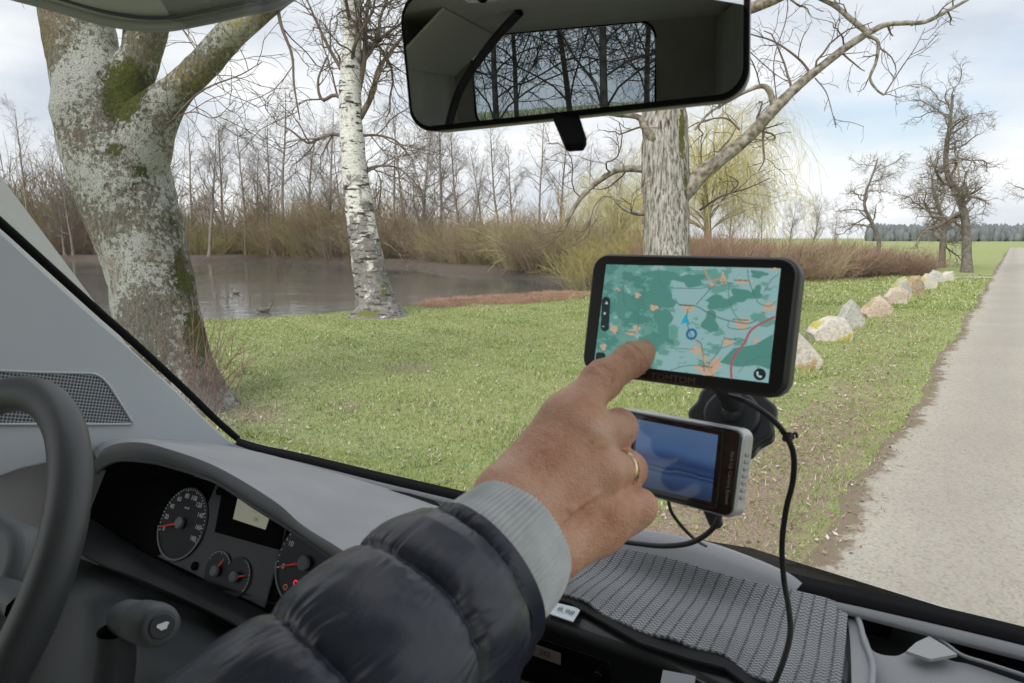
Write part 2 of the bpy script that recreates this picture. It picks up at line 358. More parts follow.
# keep the sheet over the ground far away
tv[:, 2] += np.clip(height(tv[:, :2]), -.1, .3) * (tv[:, 2] > -.02)
tf = np.array([(b * nL + i, (b + 1) * nL + i, (b + 1) * nL + i + 1, b * nL + i + 1) for b in range(11) for i in range(nL - 1)])
trk = obj('gravel_track', tv, tf, m_track, attr={'rut': np.repeat([0, 0, .2, .9, 1, .2, 0, .2, 1, .9, .1, 0], nL), 'rim': np.repeat([1, .8, .2, 0, 0, 0, 0, 0, 0, .1, .8, 1], nL)}); trk['kind'] = 'structure'
# side path joining the track in the distance
q0 = np.array(W2(925, 277.5, 0)); q1 = PATH0 + PDIR * 36.0
sp_ = np.array([q1 + (q0 - q1) * t for t in np.linspace(-.05, 1, 20)]); nn = np.array([q0 - q1])[0]; nn = np.array([-nn[1], nn[0]]) / np.linalg.norm(nn)
hv = np.vstack([np.c_[sp_ - nn * .9, height(sp_ - nn * .9) + .02], np.c_[sp_ + nn * .9, height(sp_ + nn * .9) + .02]])
o = obj('side_path', hv, np.array([(i, i + 1, 21 + i, 20 + i) for i in range(19)]), m_track); o['kind'] = 'structure'

# ------------------------------------------------------------------ grass blades (stuff) and fallen leaves (stuff)
def scatter(n, rmin, rmax, a0, a1, pw=1.0):
    r = rmin + (rmax - rmin) * rng.random(n) ** pw; t = np.radians(a0 + (a1 - a0) * rng.random(n)); return np.c_[r * np.sin(t), r * np.cos(t)]
P = np.vstack([scatter(420000, 3.0, 22, -44, 40, 1.0), scatter(70000, 21, 42, -5, 42, 1.0)])
s_ = sdist(P, pond); ok = (s_ > .7) & (pathside(P) < .02 + .14 * rng.standard_normal(len(P)))
vprob = np.exp(-((pathside(P) + .75) / .7) ** 2) * .85 * np.clip(1.2 - P[:, 1] / 16, .1, 1); clump = wob(P, 2.3, 5) + wob(P, 7, 2)
ok &= rng.random(len(P)) > vprob * (1.0 - .5 * (clump > .4)); ok &= (rng.random(len(P)) < np.clip(.75 + .35 * clump, .1, 1)); P = P[ok]
n = len(P); hz = height(P); r_ = np.hypot(P[:, 0], P[:, 1])
h = (.014 + .022 * rng.random(n)) * np.where(r_ > 21, 2.0, 1 + .7 * (wob(P, 1.7, 4) > .35)) * (1 + .5 * (rng.random(n) < .06)); wd = (.0016 + .0003 * r_) * np.where(r_ > 21, 1.6, 1) * (1 + rng.random(n)); an = rng.random(n) * 2 * np.pi; le = rng.standard_normal((n, 2)) * .6 * h[:, None]
dx = np.c_[np.cos(an), np.sin(an)] * wd[:, None]
v = np.stack([np.c_[P - dx, hz - .004], np.c_[P + dx, hz - .004], np.c_[P + le, hz + h]], 1).reshape(-1, 3)
cb = rng.random(n)[:, None]; A_, B_, C_ = np.array([.135, .215, .045]), np.array([.32, .385, .12]), np.array([.56, .52, .36])
patch = np.clip(.5 + .5 * wob(P, .9, 8), 0, 1)[:, None]
colr = A_ * (1 - cb) + B_ * cb; colr = colr * (1 - .35 * patch) + np.array([.36, .36, .17]) * .35 * patch; dry = rng.random(n) < .16; colr[dry] = C_ * (.7 + .5 * rng.random((dry.sum(), 1)))
m_blade = mat('grass_blades', (.1, .2, .03), .7, spec=.2); N = NT(m_blade); N.l(N.attr('col').outputs['Color'], N.b.inputs['Base Color'])
o = obj('grass', v, np.arange(3 * n).reshape(-1, 3), m_blade, attr={'col': np.repeat(colr, 3, 0)}, smooth=False); tago(o, 'short spring grass covering the meadow between track and pond', 'grass', kind='stuff')
# leaves
P = np.vstack([scatter(13000, 2.5, 22, -44, 48, .9), PATH0 + PDIR * (rng.random((3600, 1)) ** 1.2 * 16 - 1) + PNRM * (-.9 + .5 * rng.standard_normal((3600, 1)))])
P = np.vstack([P, np.array([[PZ(230, 415).x, PZ(230, 415).y]]) + rng.standard_normal((900, 2)) * .7])
P = P[(sdist(P, pond) > .4) & (pathside(P) < .25)]; n = len(P); hz = height(P) + .012 + .02 * rng.random(n)
a_ = rng.random(n) * 2 * np.pi; L_ = (.008 + .020 * rng.random(n) ** 2); tl = rng.standard_normal((n, 2)) * .35
u = np.c_[np.cos(a_), np.sin(a_), tl[:, 0]] * L_[:, None]; w = np.c_[-np.sin(a_), np.cos(a_), tl[:, 1]] * (L_ * .55)[:, None]; C0 = np.c_[P, hz]
v = np.stack([C0 - u, C0 - w + .1 * u, C0 + u + [0, 0, .006], C0 + w + .1 * u], 1).reshape(-1, 3)
t = rng.random(n)[:, None]; colr = np.array([.20, .12, .07]) * (1 - t) + np.array([.50, .43, .34]) * t
colr[rng.random(n) < .05] = (.55, .53, .48)
o = obj('fallen_leaves', v, np.arange(4 * n).reshape(-1, 4), m_blade, attr={'col': np.repeat(colr, 4, 0)}, smooth=False); tago(o, 'dry brown fallen leaves scattered over grass and track verge', 'leaves', kind='stuff')

# ------------------------------------------------------------------ branching generator
def unit(v): return v / (np.linalg.norm(v) + 1e-12)
def grow_line(g, p, d, L, r0, r1, n, wander, up, grav=0):
    P = [np.array(p, float)]; d = unit(np.array(d, float)); st = L / n
    for i in range(n):
        d = unit(d + g.standard_normal(3) * wander + np.array([0, 0, up * st - grav * st * (i / n)])); P.append(P[-1] + d * st)
    return np.array(P), np.linspace(r0, r1, n + 1)
def sprout(g, tubes, P, R, lvl, spec):
    if lvl >= len(spec): return
    s = spec[lvl]; seglen = np.r_[0, np.cumsum(np.linalg.norm(np.diff(P, axis=0), axis=1))]; Lp = seglen[-1]
    cnt = s['n'] if s.get('abs') else max(1, int(round(Lp * s['n'] * (.7 + .6 * g.random()))))
    for k in range(cnt):
        t = s['t0'] + (1 - s['t0']) * (k + g.random()) / cnt; q = t * Lp; i = min(len(P) - 2, int(np.searchsorted(seglen, q) - 1)); i = max(i, 0)
        f = (q - seglen[i]) / (seglen[i + 1] - seglen[i] + 1e-9); p = P[i] * (1 - f) + P[i + 1] * f; r = R[i] * (1 - f) + R[i + 1] * f
        ax = unit(P[i + 1] - P[i]); a = unit(np.cross(ax, g.standard_normal(3))); ang = math.radians(s['ang'] + g.standard_normal() * s.get('dang', 12))
        d = ax * math.cos(ang) + a * math.sin(ang)
        L = s['len'] * (1 - s.get('taper', .6) * t) * (.6 + .8 * g.random()); L = min(L, s.get('rel', 9) * Lp)
        rr = min(r * s.get('rr', .6), s.get('rmax', 9)) ; rr = max(rr, s.get('rmin', .003))
        Q, RQ = grow_line(g, p, d, L, rr, max(rr * .35, s.get('rmin', .003) * .7), s['seg'], s.get('wander', .18), s.get('up', .1), s.get('grav', 0))
        tubes.setdefault(s.get('part', 'crown'), Tubes()).add(Q, RQ, s.get('k', 3)); sprout(g, tubes, Q, RQ, lvl + 1, spec)
def bark(name, c1, c2, c3=None, sc=6, bump=.6):
    return mat(name, c1, .9, [c2] + ([c3] if c3 else []), sc, 6, bump, 40, lo=.35, hi=.68)
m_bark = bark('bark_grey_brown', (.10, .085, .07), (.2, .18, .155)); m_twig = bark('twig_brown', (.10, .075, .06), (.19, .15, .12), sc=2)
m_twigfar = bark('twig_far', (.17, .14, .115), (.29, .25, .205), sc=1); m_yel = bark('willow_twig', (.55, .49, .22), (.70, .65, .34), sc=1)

def bare_tree(seed, H, r, spec, lean=.05, t0n=14):
    g = np.random.default_rng(seed); P, R = grow_line(g, (0, 0, -.15), (0, 0, 1), H, r, r * .12, t0n, lean, .12)
    R[0] *= 1.35; tb = {'trunk': Tubes(), 'crown': Tubes()}; tb['trunk'].add(P, R, 8); sprout(g, tb, P, R, 0, spec); return tb
def spec_wood(k=1.0, base=.25):
    return [dict(n=1.5 * k, t0=base, ang=48, len=4.8, taper=.55, seg=6, wander=.14, up=.12, rr=.45, rmin=.02, k=4),
            dict(n=1.9 * k, t0=.15, ang=42, len=1.9, taper=.4, seg=4, wander=.18, up=.15, rr=.5, rmin=.011, rel=.7),
            dict(n=3.4 * k, t0=.1, ang=40, len=.9, taper=.3, seg=3, wander=.2, up=.1, rr=.6, rmin=.008, rel=.8),
            dict(n=4.0 * k, t0=.2, ang=40, len=.5, taper=.2, seg=2, wander=.2, up=.1, rr=.7, rmin=.007, rel=.8)]
def thing_from(tb, name, loc, mt, mc, label, cat, group=None):
    e = empty(name, loc); tago(e, label, cat, group); off = Vector(loc)
    for part, m in (('trunk', mt), ('crown', mc)):
        v, f = tb[part].arrays(); obj(part, v + np.array(off), f, m, e)
    return e
def copy_thing(src, loc, rz=0, sc=1.0, label=None):
    c = src.copy(); COL.objects.link(c); c.location = loc; c.rotation_euler = (0, 0, rz); c.scale = (sc, sc, sc)
    for ch in src.children:
        d = ch.copy(); COL.objects.link(d); d.parent = c
        for gch in ch.children: e = gch.copy(); COL.objects.link(e); e.parent = d
    if label: c['label'] = label
    return c
def gz(x, y): return float(height([(x, y)])[0])

# far bank wood: individual bare trees
protos = []
for i in range(6):
    H = [19, 16, 21, 14, 18, 12][i]; tb = bare_tree(100 + i, H, .11 + .007 * H, spec_wood([.85, 1.0, .8, 1.15, .95, 1.2][i], [.3, .2, .42, .2, .3, .15][i]), .035)
    protos.append((tb, H))
# (px, height px of the top, distance, variant)
FT = [(178, 100, 66, 0), (208, 120, 70, 3), (245, 95, 72, 2), (268, 92, 68, 4), (283, 60, 74, 2), (150, 110, 75, 1), (330, 110, 70, 1), (395, 105, 66, 3), (305, 130, 80, 4), (225, 118, 82, 1),
      (420, 140, 62, 5), (440, 120, 74, 1), (462, 128, 70, 0), (485, 135, 64, 4), (515, 150, 66, 3), (540, 128, 78, 2), (500, 120, 84, 0), (560, 140, 80, 1), (72, 150, 72, 3), (95, 120, 78, 0), (30, 110, 70, 2), (-20, 100, 72, 4),
      (-75, 120, 68, 1), (-130, 90, 74, 0), (585, 150, 86, 2), (610, 150, 76, 5), (63, 160, 64, 5), (130, 140, 82, 5), (360, 120, 86, 0), (255, 130, 90, 5), (195, 110, 92, 2), (405, 130, 95, 2),
      (640, 165, 88, 1), (730, 190, 86, 5), (762, 200, 92, 3), (790, 198, 96, 5), (812, 205, 90, 5), (835, 208, 99, 3), (-200, 100, 70, 2), (-280, 110, 66, 3), (470, 150, 100, 4), (340, 150, 100, 5), (170, 140, 100, 4)]
first = {}
for k, (px, py, dist, vi) in enumerate(FT):
    tb, H = protos[vi]; p = D(px, 238, dist); x, y = p.x, p.y; want = (238 - py) / FPX * dist + EYE; s = want / H * random.Random(k * 7).uniform(.82, 1.12)
    while sdist(np.array([[x, y]]), pond)[0] < 2.0 and y > 24: x *= 1.02; y *= 1.02
    loc = (x, y, gz(x, y)); lab = 'slender bare tree in the row on the far bank of the pond'
    if vi not in first:
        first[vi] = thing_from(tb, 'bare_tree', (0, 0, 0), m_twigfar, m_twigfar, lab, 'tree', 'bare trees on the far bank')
        e = first[vi]; e.location = loc; e.scale = (s, s, s); e.rotation_euler = (0, 0, k)
        e0 = e
    else: e = copy_thing(first[vi], loc, k * 1.7, s)
    tr_ = random.Random(k); e.rotation_euler = (tr_.gauss(0, .05), tr_.gauss(0, .05), k * 1.7)

# ------------------------------------------------------------------ undergrowth and bushes
def shrub_arrays(seed, H, W, n, droop=.0, r=.012, tw=4, segs=4, twl=.45):
    g = np.random.default_rng(seed); tb = Tubes()
    for i in range(n):
        a = g.random() * 2 * np.pi; q = np.sqrt(g.random()) * W * .45; p = (q * math.cos(a), q * math.sin(a), -.1)
        d = (math.cos(a) * (.25 + .5 * g.random()), math.sin(a) * (.25 + .5 * g.random()), 1); L = H * (.45 + .6 * g.random())
        P, R = grow_line(g, p, d, L, r, r * .35, segs, .20, .05, droop); tb.add(P, R, 3)
        for k in range(tw):
            j = 1 + int(g.random() * (segs - 1)); Q, RQ = grow_line(g, P[j], unit(P[j] - P[j - 1]) + g.standard_normal(3) * .5, L * twl * (.5 + g.random() * .6), r * .6, r * .3, 2, .2, 0, droop); tb.add(Q, RQ, 3)
    return tb.arrays()
def merge_shrubs(name, variants, places, m, label, cat, kind='stuff'):
    vs, fs, cs, n = [], [], [], 0
    for k, (x, y, s, sz, col) in enumerate(places):
        v, f = variants[k % len(variants)]; a = k * 2.4; R = np.array([[math.cos(a), -math.sin(a), 0], [math.sin(a), math.cos(a), 0], [0, 0, 1]])
        vs.append((v @ R.T) * [s, s, sz] + [x, y, gz(x, y)]); fs.append(f + n); n += len(v); cs.append(np.tile(col, (len(v), 1)))
    o = obj(name, np.vstack(vs), np.vstack(fs), m, attr={'col': np.vstack(cs)}); tago(o, label, cat, kind=kind); return o
m_brush = mat('brush_twigs', (.2, .15, .1), .9, spec=.15); N = NT(m_brush); nb = N.noise(N.co('Object'), 3, 3)
N.l(N.mixc(N.ramp(nb, [(.3, (0, 0, 0)), (.7, (1, 1, 1))]), N.mixc(.35, N.attr('col').outputs['Color'], (.12, .09, .06)), N.attr('col').outputs['Color']), N.b.inputs['Base Color'])
sv = [shrub_arrays(200 + i, 3.6, 4.5, 120, .25, .016, 5) for i in range(4)]
pl = []; g = np.random.default_rng(11)
brown, olive, tan, red = np.array([.30, .225, .15]), np.array([.32, .29, .13]), np.array([.44, .36, .24]), np.array([.34, .215, .17])
for i in range(190):                                                  # along the far shore
    u = g.random(); px = -320 + 900 * u + g.standard_normal() * 8; pyb = np.interp(px, [-320, 60, 255, 400, 560, 640], [258.5, 259, 259, 265, 280, 288]); w0 = W2(px, pyb)
    dd = math.hypot(*w0); k = (dd + .8 + g.random() ** 1.5 * 17) / dd; x, y = w0[0] * k, w0[1] * k
    s = .75 + .5 * g.random(); col = [brown, olive, tan, red * .9][g.choice(4, p=[.42, .38, .14, .06])] * (.8 + .4 * g.random())
    sc2 = np.clip(math.hypot(x, y) / 62, .5, 1.15)
    pl.append((x, y, s * sc2, s * (.85 + .65 * g.random() ** 1.5) * sc2, col))
merge_shrubs('undergrowth', sv, pl, m_brush, 'tangled brown and olive undergrowth along the far bank of the pond', 'undergrowth')
svt = [shrub_arrays(260 + i, 3.4, 3.0, 34, .12, .020, 9, 6, .5) for i in range(4)]
pl = []
for i in range(95):
    px = -250 + 880 * g.random(); w0 = W2(px, np.interp(px, [-320, 60, 255, 400, 560, 640], [258.5, 259, 259, 265, 280, 288])); dd = math.hypot(*w0); k = (dd + 3 + 20 * g.random()) / dd; s = 1.1 + .9 * g.random(); q = dd / 62
    pl.append((w0[0] * k, w0[1] * k, s * q * 1.1, s * 1.25 * q, [brown * .9, tan * .85, olive * .9][i % 3] * (.75 + .5 * g.random())))
merge_shrubs('tall_brush', svt, pl, m_brush, 'tall tangled brush rising between the trees of the far bank', 'brush')
# yellow-brown peninsula bushes
pl = []
for i in range(34):
    px = 420 + 175 * g.random(); py = np.interp(px, [420, 500, 600], [267, 277, 285]) - g.random() * 5; w0 = W2(px, py - 2); dd = math.hypot(*w0); k = (dd + 1.2) / dd
    s = .55 + .35 * g.random(); pl.append((w0[0] * k, w0[1] * k, s, s * 1.15, (olive * .75 + tan * .25) * (.8 + .5 * g.random())))
merge_shrubs('bank_bushes', sv, pl, m_brush, 'olive and straw coloured willow scrub bulging over the pond at its right end', 'scrub')
# hedge of brambles on the right
sv2 = [shrub_arrays(220 + i, 2.2, 3.2, 150, .45, .011, 6) for i in range(3)]
pl = []
for i in range(58):
    px = 680 + 232 * g.random(); f = (px - 680) / 232; d0 = 26 + 8 * f + 7 * g.random() ** 1.3; p = D(px, 238, d0)
    s = (.85 + .4 * g.random()) * (1 - .28 * f); pl.append((p.x, p.y, s, s * (1.0 - .12 * f), [red, brown, tan, red * .8 + tan * .3][i % 4] * (.85 + .4 * g.random())))
merge_shrubs('bramble_hedge', sv2, pl, m_brush, 'reddish brown leafless bramble hedge behind the boulders', 'hedge')
pl = []
for i in range(26):
    px = 585 + 110 * g.random(); p = D(px, 238, 30 + 10 * g.random()); s = .9 + .5 * g.random(); pl.append((p.x, p.y, s * .9, s * .8, (tan * .35 + np.array([.42, .38, .10]) * .6) * (.85 + .3 * g.random())))
merge_shrubs('straw_thicket', sv2, pl, m_brush, 'straw coloured thicket around the foot of the yellow willow', 'thicket')
# reddish litter of reeds on the near shore
sv3 = [shrub_arrays(240, .28, .8, 60, .6, .006, 2, 3)]
pl = []
for i in range(210):
    px = 432 + 150 * g.random(); t = g.random(); py = np.interp(px, [432, 580], [301, 292]) + t * 7; w0 = W2(px, py, -.02); pl.append((w0[0], w0[1], 1.3, .5 + .35 * g.random(), np.array([.60, .38, .29]) * (.7 + .6 * g.random())))
merge_shrubs('red_reed_bed', sv3, pl, m_brush, 'low bed of rust red stems on the near pond edge', 'reeds')

# yellow weeping willow behind the big right-hand tree
g = np.random.default_rng(31); tb = {'trunk': Tubes(), 'crown': Tubes()}
P, R = grow_line(g, (0, 0, -.2), (0.05, 0, 1), 7, .38, .16, 8, .06, .1); tb['trunk'].add(P, R, 10)
for k in range(44):
    i = 3 + int(g.random() * 6); a = g.random() * 2 * np.pi; Q, RQ = grow_line(g, P[min(i, 8)], (math.cos(a), math.sin(a), 1.0 + .6 * g.random()), 2.8 + 4.4 * g.random(), .06, .02, 6, .15, .05, .2); tb['trunk'].add(Q, RQ, 5)
    for m in range(20):
        j = 1 + int(g.random() * 6); dd = unit(np.array([math.cos(a + g.standard_normal() * .7), math.sin(a + g.standard_normal() * .7), .5])); Q2, R2 = grow_line(g, Q[min(j, 6)], dd, 3.2 + 4.2 * g.random(), .013, .007, 9, .1, 0, 1.25); tb['crown'].add(Q2, R2, 3)
        for z in range(5):
            j2 = 2 + int(g.random() * 7); Q3, R3 = grow_line(g, Q2[j2], unit(np.array([*(g.standard_normal(2) * .4), -.6])), 1.0 + 1.4 * g.random(), .008, .005, 4, .12, 0, .9); tb['crown'].add(Q3, R3, 3)
m_wtr = bark('willow_limbs', (.26, .23, .12), (.36, .32, .18)); p = D(708, 238, 44); wil = thing_from(tb, 'weeping_willow', (p.x, p.y, gz(p.x, p.y)), m_wtr, m_yel, 'yellow twigged weeping willow behind the thick right hand trunk', 'tree'); wil.scale = (.84, .84, .88)
p = D(622, 238, 43); e = copy_thing(wil, (p.x, p.y, gz(p.x, p.y)), 2.1, .50, 'small yellow weeping willow at the right end of the pond')

# orchard trees right
def orchard(seed, H, r, spread, n, lean=.12, path=None):
    g = np.random.default_rng(seed); P, R = grow_line(g, (0, 0, -.15), (.05, 0, 1), H, r, r * .3, 9, lean, .12)
    if path:
        b0 = PZ(*path[0], 0); d0 = (b0 - CAM).dot(FWD); P = spline([list(D(x, y, d0) - Vector((b0.x, b0.y, .15))) for x, y in path], 14); R = np.linspace(r, r * .25, 14); R[0] *= 1.3
    tb = {'trunk': Tubes(), 'crown': Tubes()}; tb['trunk'].add(P, R, 10)
    sp = [dict(n=n, abs=True, t0=.3, ang=62, len=spread, taper=.35, seg=8, wander=.3, up=.06, rr=.55, rmin=.03, k=5, grav=.15),
          dict(n=2.6, t0=.15, ang=50, len=spread * .45, taper=.4, seg=5, wander=.3, up=.08, rr=.55, rmin=.014, rel=.6, k=3),
          dict(n=6, t0=.1, ang=55, len=.7, taper=.3, seg=3, wander=.28, up=.1, rr=.6, rmin=.009, rel=.7),
          dict(n=6, t0=.1, ang=55, len=.3, taper=.3, seg=2, wander=.28, up=.1, rr=.7, rmin=.007, rel=.7)]
    sprout(g, tb, P, R, 0, sp); return tb
def put(tb, px, py, name, label, z=None):
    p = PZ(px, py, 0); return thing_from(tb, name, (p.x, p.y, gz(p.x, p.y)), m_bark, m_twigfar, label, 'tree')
put(orchard(41, 5.6, .17, 2.6, 15, .14, [(877, 264), (879, 238), (872, 220), (865, 205), (866, 190), (873, 172), (878, 156)]), 877, 264, 'bare_fruit_tree', 'gnarled bare fruit tree rising behind the bramble hedge')
put(orchard(48, 6.3, .22, 3.4, 17, .14, [(944, 267), (945, 240), (946, 222), (941, 205), (936, 190), (934, 172)]), 942, 267, 'bare_fruit_tree', 'wide low crowned bare tree standing in the meadow left of the leaning one')
put(orchard(53, 9.0, .27, 2.7, 24, .12, [(966, 272), (966, 240), (964, 212), (956, 190), (947, 172), (945, 150), (949, 122), (952, 92)]), 967, 272, 'bare_fruit_tree', 'tall bare tree with swept trunk at the far right beside the track')
put(orchard(57, 7.0, .25, 3.0, 10), 1035, 268, 'bare_fruit_tree', 'bare tree beyond the track bend')
# distant wood on the horizon
g = np.random.default_rng(61); tb = Tubes()
for i in range(3200):
    px = 868 + 600 * g.random(); d0 = 380 + 60 * g.random(); p = D(px, 238, d0); H = 4.5 + 6.0 * g.random() ** 1.3; zz0 = gz(p.x, p.y)
    tb.add(np.array([(p.x, p.y, zz0), (p.x, p.y, zz0 + H * .35), (p.x, p.y, zz0 + H * .8), (p.x, p.y, zz0 + H)]), [1.5, 2.2, 1.5, .25], 5)
o = tb.build('distant_wood', mat('hazed_conifers', (.13, .15, .16), 1, (.18, .20, .205), .3)); tago(o, 'dark line of distant woodland along the horizon', 'woodland', kind='stuff')  # pale bluish tone puts the haze of distance into the colour
# ------------------------------------------------------------------ big foreground trees
def dlist(pts, d): return [list(D(x, y, dd if dd else d)) for x, y, dd in [(q + (None,))[:3] for q in pts]]
def fat_limb(pts, widths, d, n=60, k=40, amp=.06, seed=0, ext=None):
    """tapered limb through pixel points at distance d (tuples may carry their own distance), widths in pixels"""
    P = spline(dlist(pts, d), n); dd = np.array([(Vector(p) - CAM).dot(FWD) for p in P])
    w = np.interp(np.linspace(0, 1, n), np.linspace(0, 1, len(widths)), widths) * dd / FPX / 2
    v, f = tube_arrays(P, w, k); v = v.reshape(n, k, 3); c = P[:, None, :]; r = v - c
    out = np.empty_like(v)
    for i in range(n):
        for j in range(k):
            q = Vector(v[i, j] * 1.0); s = 1 + amp * mnoise.noise(Vector((q.x * 2.2, q.y * 2.2, q.z * 1.0)) + Vector((seed, 0, 0))) * 2.0 + amp * .8 * mnoise.noise(Vector((q.x * 8, q.y * 8, q.z * 4))) + amp * .25 * mnoise.noise(Vector((q.x * 26, q.y * 26, q.z * 9)))
            out[i, j] = c[i, 0] + r[i, j] * s
    return P, w, out.reshape(-1, 3), f
def lichen_bark(name, base, light, moss, s=1.0, stretch=.35):
    m = mat(name, base[1], .95, spec=.15); N = NT(m); c = N.co('Object'); mp = N.n('Mapping'); mp.inputs['Scale'].default_value = (1, 1, stretch); N.l(c, mp.inputs[0])
    a = N.noise(mp.outputs[0], 14 * s, 6, .65); b = N.noise(c, 7 * s, 7, .72); d = N.noise(c, 28 * s, 5, .7); vo = N.n('TexVoronoi', i_Scale=26 * s); N.l(mp.outputs[0], vo.inputs['Vector'])
    col = N.ramp(a, [(.35, base[0]), (.55, base[1]), (.72, base[2])])
    li = N.ramp(d, [(.3, light[0]), (.6, light[1])]); big = N.noise(c, 1.3, 4, .6); col = N.mixc(N.step(N.math('ADD', b, N.math('MULTIPLY', N.math('SUBTRACT', big, .5), .9)), .46, .56), col, li); col = N.mixc(N.math('MULTIPLY', N.step(N.noise(c, 2.1, 3, .5), .56, .66), .5), col, (.20, .13, .085))
    li2 = N.step(N.noise(c, 50 * s, 3, .6), .60, .66); col = N.mixc(N.math('MULTIPLY', li2, .7), col, light[1])
    crack = N.step(vo.outputs['Distance'], .02, .4)
    col = N.mixc(N.math('MULTIPLY', N.step(N.noise(mp.outputs[0], 36 * s, 4, .7), .55, .63), .85), col, (.05, .045, .035))
    mf = N.math('ADD', N.attr('moss').outputs['Fac'], N.math('MULTIPLY', N.math('SUBTRACT', N.noise(c, 16, 8, .8), .5), 2.6)); mfs = N.step(mf, .50, .62)
    mc = N.ramp(N.noise(c, 34, 6, .75), [(.38, moss[0]), (.62, moss[1])]); col = N.mixc(mfs, col, mc); 
    of = N.math('MULTIPLY', N.attr('ochre').outputs['Fac'], N.step(N.noise(c, 30, 3), .5, .6)); col = N.mixc(of, col, (.45, .33, .04)); N.l(col, N.b.inputs['Base Color'])
    N.bump(N.math('ADD', N.math('ADD', a, N.math('MULTIPLY', d, .6)), N.math('MULTIPLY', mfs, N.noise(c, 30, 5, .7))), 1.0, .045); return m
def paint(V_, spots):
    """weight by closeness (in metres) to marked places on the bark; spots: (x px, y px, distance, radius x, radius z, strength)"""
    w = np.zeros(len(V_))
    for px, py, d, rx, rz, s in spots:
        q = np.array(D(px, py, d)); e = V_ - q; w = np.maximum(w, s * np.exp(-((e[:, 0] / rx) ** 2 + (e[:, 1] / (rx * 2.5)) ** 2 + (e[:, 2] / rz) ** 2)))
    return w
m_lime = lichen_bark('bark_lichen', [(.10, .085, .06), (.20, .18, .145), (.32, .295, .25)], [(.29, .29, .265), (.55, .565, .53)], [(.045, .055, .01), (.13, .14, .03)], 2.6)
dL = 7.5
VV, FF, nn_, MM, OO = [], [], 0, [], []
limbs = []
for pts, wd, n, kk, seed in (
    ([(178, 432), (172, 405), (165, 370), (158, 320), (145, 260), (130, 205), (118, 160), (104, 112), (86, 60), (74, 5), (60, -60), (30, -160), (20, -300)], [130, 104, 89, 84, 80, 84, 90, 92, 66, 60, 52, 40, 20], 110, 56, 0),
    ([(118, 150, 7.45), (125, 95, 7.4), (142, 52, 7.35), (155, 10, 7.3), (165, -50, 7.2), (190, -140, 7.1), (200, -280, 7)], [70, 50, 37, 33, 30, 24, 10], 60, 36, 5),
    ([(132, 165, 7.4), (150, 122, 7.3), (178, 88, 7.2), (206, 62, 7.1), (232, 33, 7.0), (262, 8, 6.9), (300, -30, 6.8), (330, -110, 6.7), (400, -230, 6.5)], [70, 52, 33, 29, 28, 27, 24, 18, 8], 70, 32, 9),
    ([(112, 130, 7.9), (122, 75, 8.0), (128, 20, 8.1), (132, -60, 8.2)], [14, 9, 8, 5], 20, 12, 12)):
    P, w, v, f = fat_limb(pts, wd, dL, n, kk, .07, seed); VV.append(v); FF.append(f + nn_); nn_ += len(v); limbs.append((P, w))
Vt = np.vstack(VV); Ft = np.vstack(FF)
moss = paint(Vt, [(125, 92, 7.1, .28, .42, 1.1), (112, 75, 7.1, .2, .3, .75), (118, 150, 7.1, .16, .10, .85), (140, 172, 7.1, .10, .12, .75), (132, 196, 7.1, .10, .14, .6), (186, 255, 7.35, .13, .5, 1.3), (198, 330, 7.35, .11, .5, 1.25), (172, 205, 7.4, .06, .5, .6),
                  (80, 130, 7.2, .08, .55, .65), (100, 20, 7.1, .14, .35, .85), (142, 20, 7.1, .12, .25, .6), (66, 40, 7.1, .15, .2, .5), (150, 130, 7.1, .1, .1, .5)])
ochre = paint(Vt, [(180, 80, 6.8, .25, .2, .8), (238, 12, 6.7, .25, .25, 1.0), (178, 200, 7.3, .06, .3, .7), (190, 290, 7.2, .06, .5, .6)])
pb = D(172, 410, dL); lt = empty('old_tree', (pb.x, pb.y, 0)); tago(lt, 'thick lichen covered tree with green moss and forked limbs at the left', 'tree')
obj('trunk', Vt, Ft, m_lime, lt, attr={'moss': moss, 'ochre': ochre})
g = np.random.default_rng(5); tb = {}
sp = [dict(n=1.5, t0=.25, ang=55, len=1.5, taper=.2, seg=7, wander=.28, up=.15, rr=.2, rmax=.022, rmin=.012, k=5), dict(n=5, t0=.1, ang=48, len=.8, taper=.3, seg=5, wander=.25, up=.1, rr=.5, rmin=.005, k=3),
      dict(n=6, t0=.15, ang=45, len=.35, taper=.2, seg=3, wander=.25, up=.1, rr=.6, rmin=.003, k=3)]
for P, w in limbs[1:3]: sprout(g, tb, P[15:], w[15:], 0, sp)
P0, w0 = limbs[0]; sprout(g, tb, P0[70:], w0[70:], 0, sp)
for pts, r0, r1 in (([(276, -5, 6.9), (281, 25, 6.9), (292, 55, 6.9), (294, 85, 6.9), (300, 120, 6.9)], .022, .007), ([(165, 128, 7.2), (200, 92, 7.0), (240, 75, 6.9), (262, 62, 6.8)], .012, .004), ([(183, 30, 7.1), (205, 62, 7.1), (232, 88, 7.1)], .006, .003),
                    ([(207, 60, 7), (176, 20, 7.2)], .005, .004), ([(158, 128, 7.2), (190, 112, 7.0), (215, 118, 6.9), (235, 100, 6.9)], .008, .003)):
    Q = spline(dlist(pts, 7), 14); RQ = np.linspace(r0, r1, 14); tb['crown'].add(Q, RQ, 6); sprout(g, tb, Q, RQ, 1, sp)
tb['crown'].build('crown', m_twig, lt)

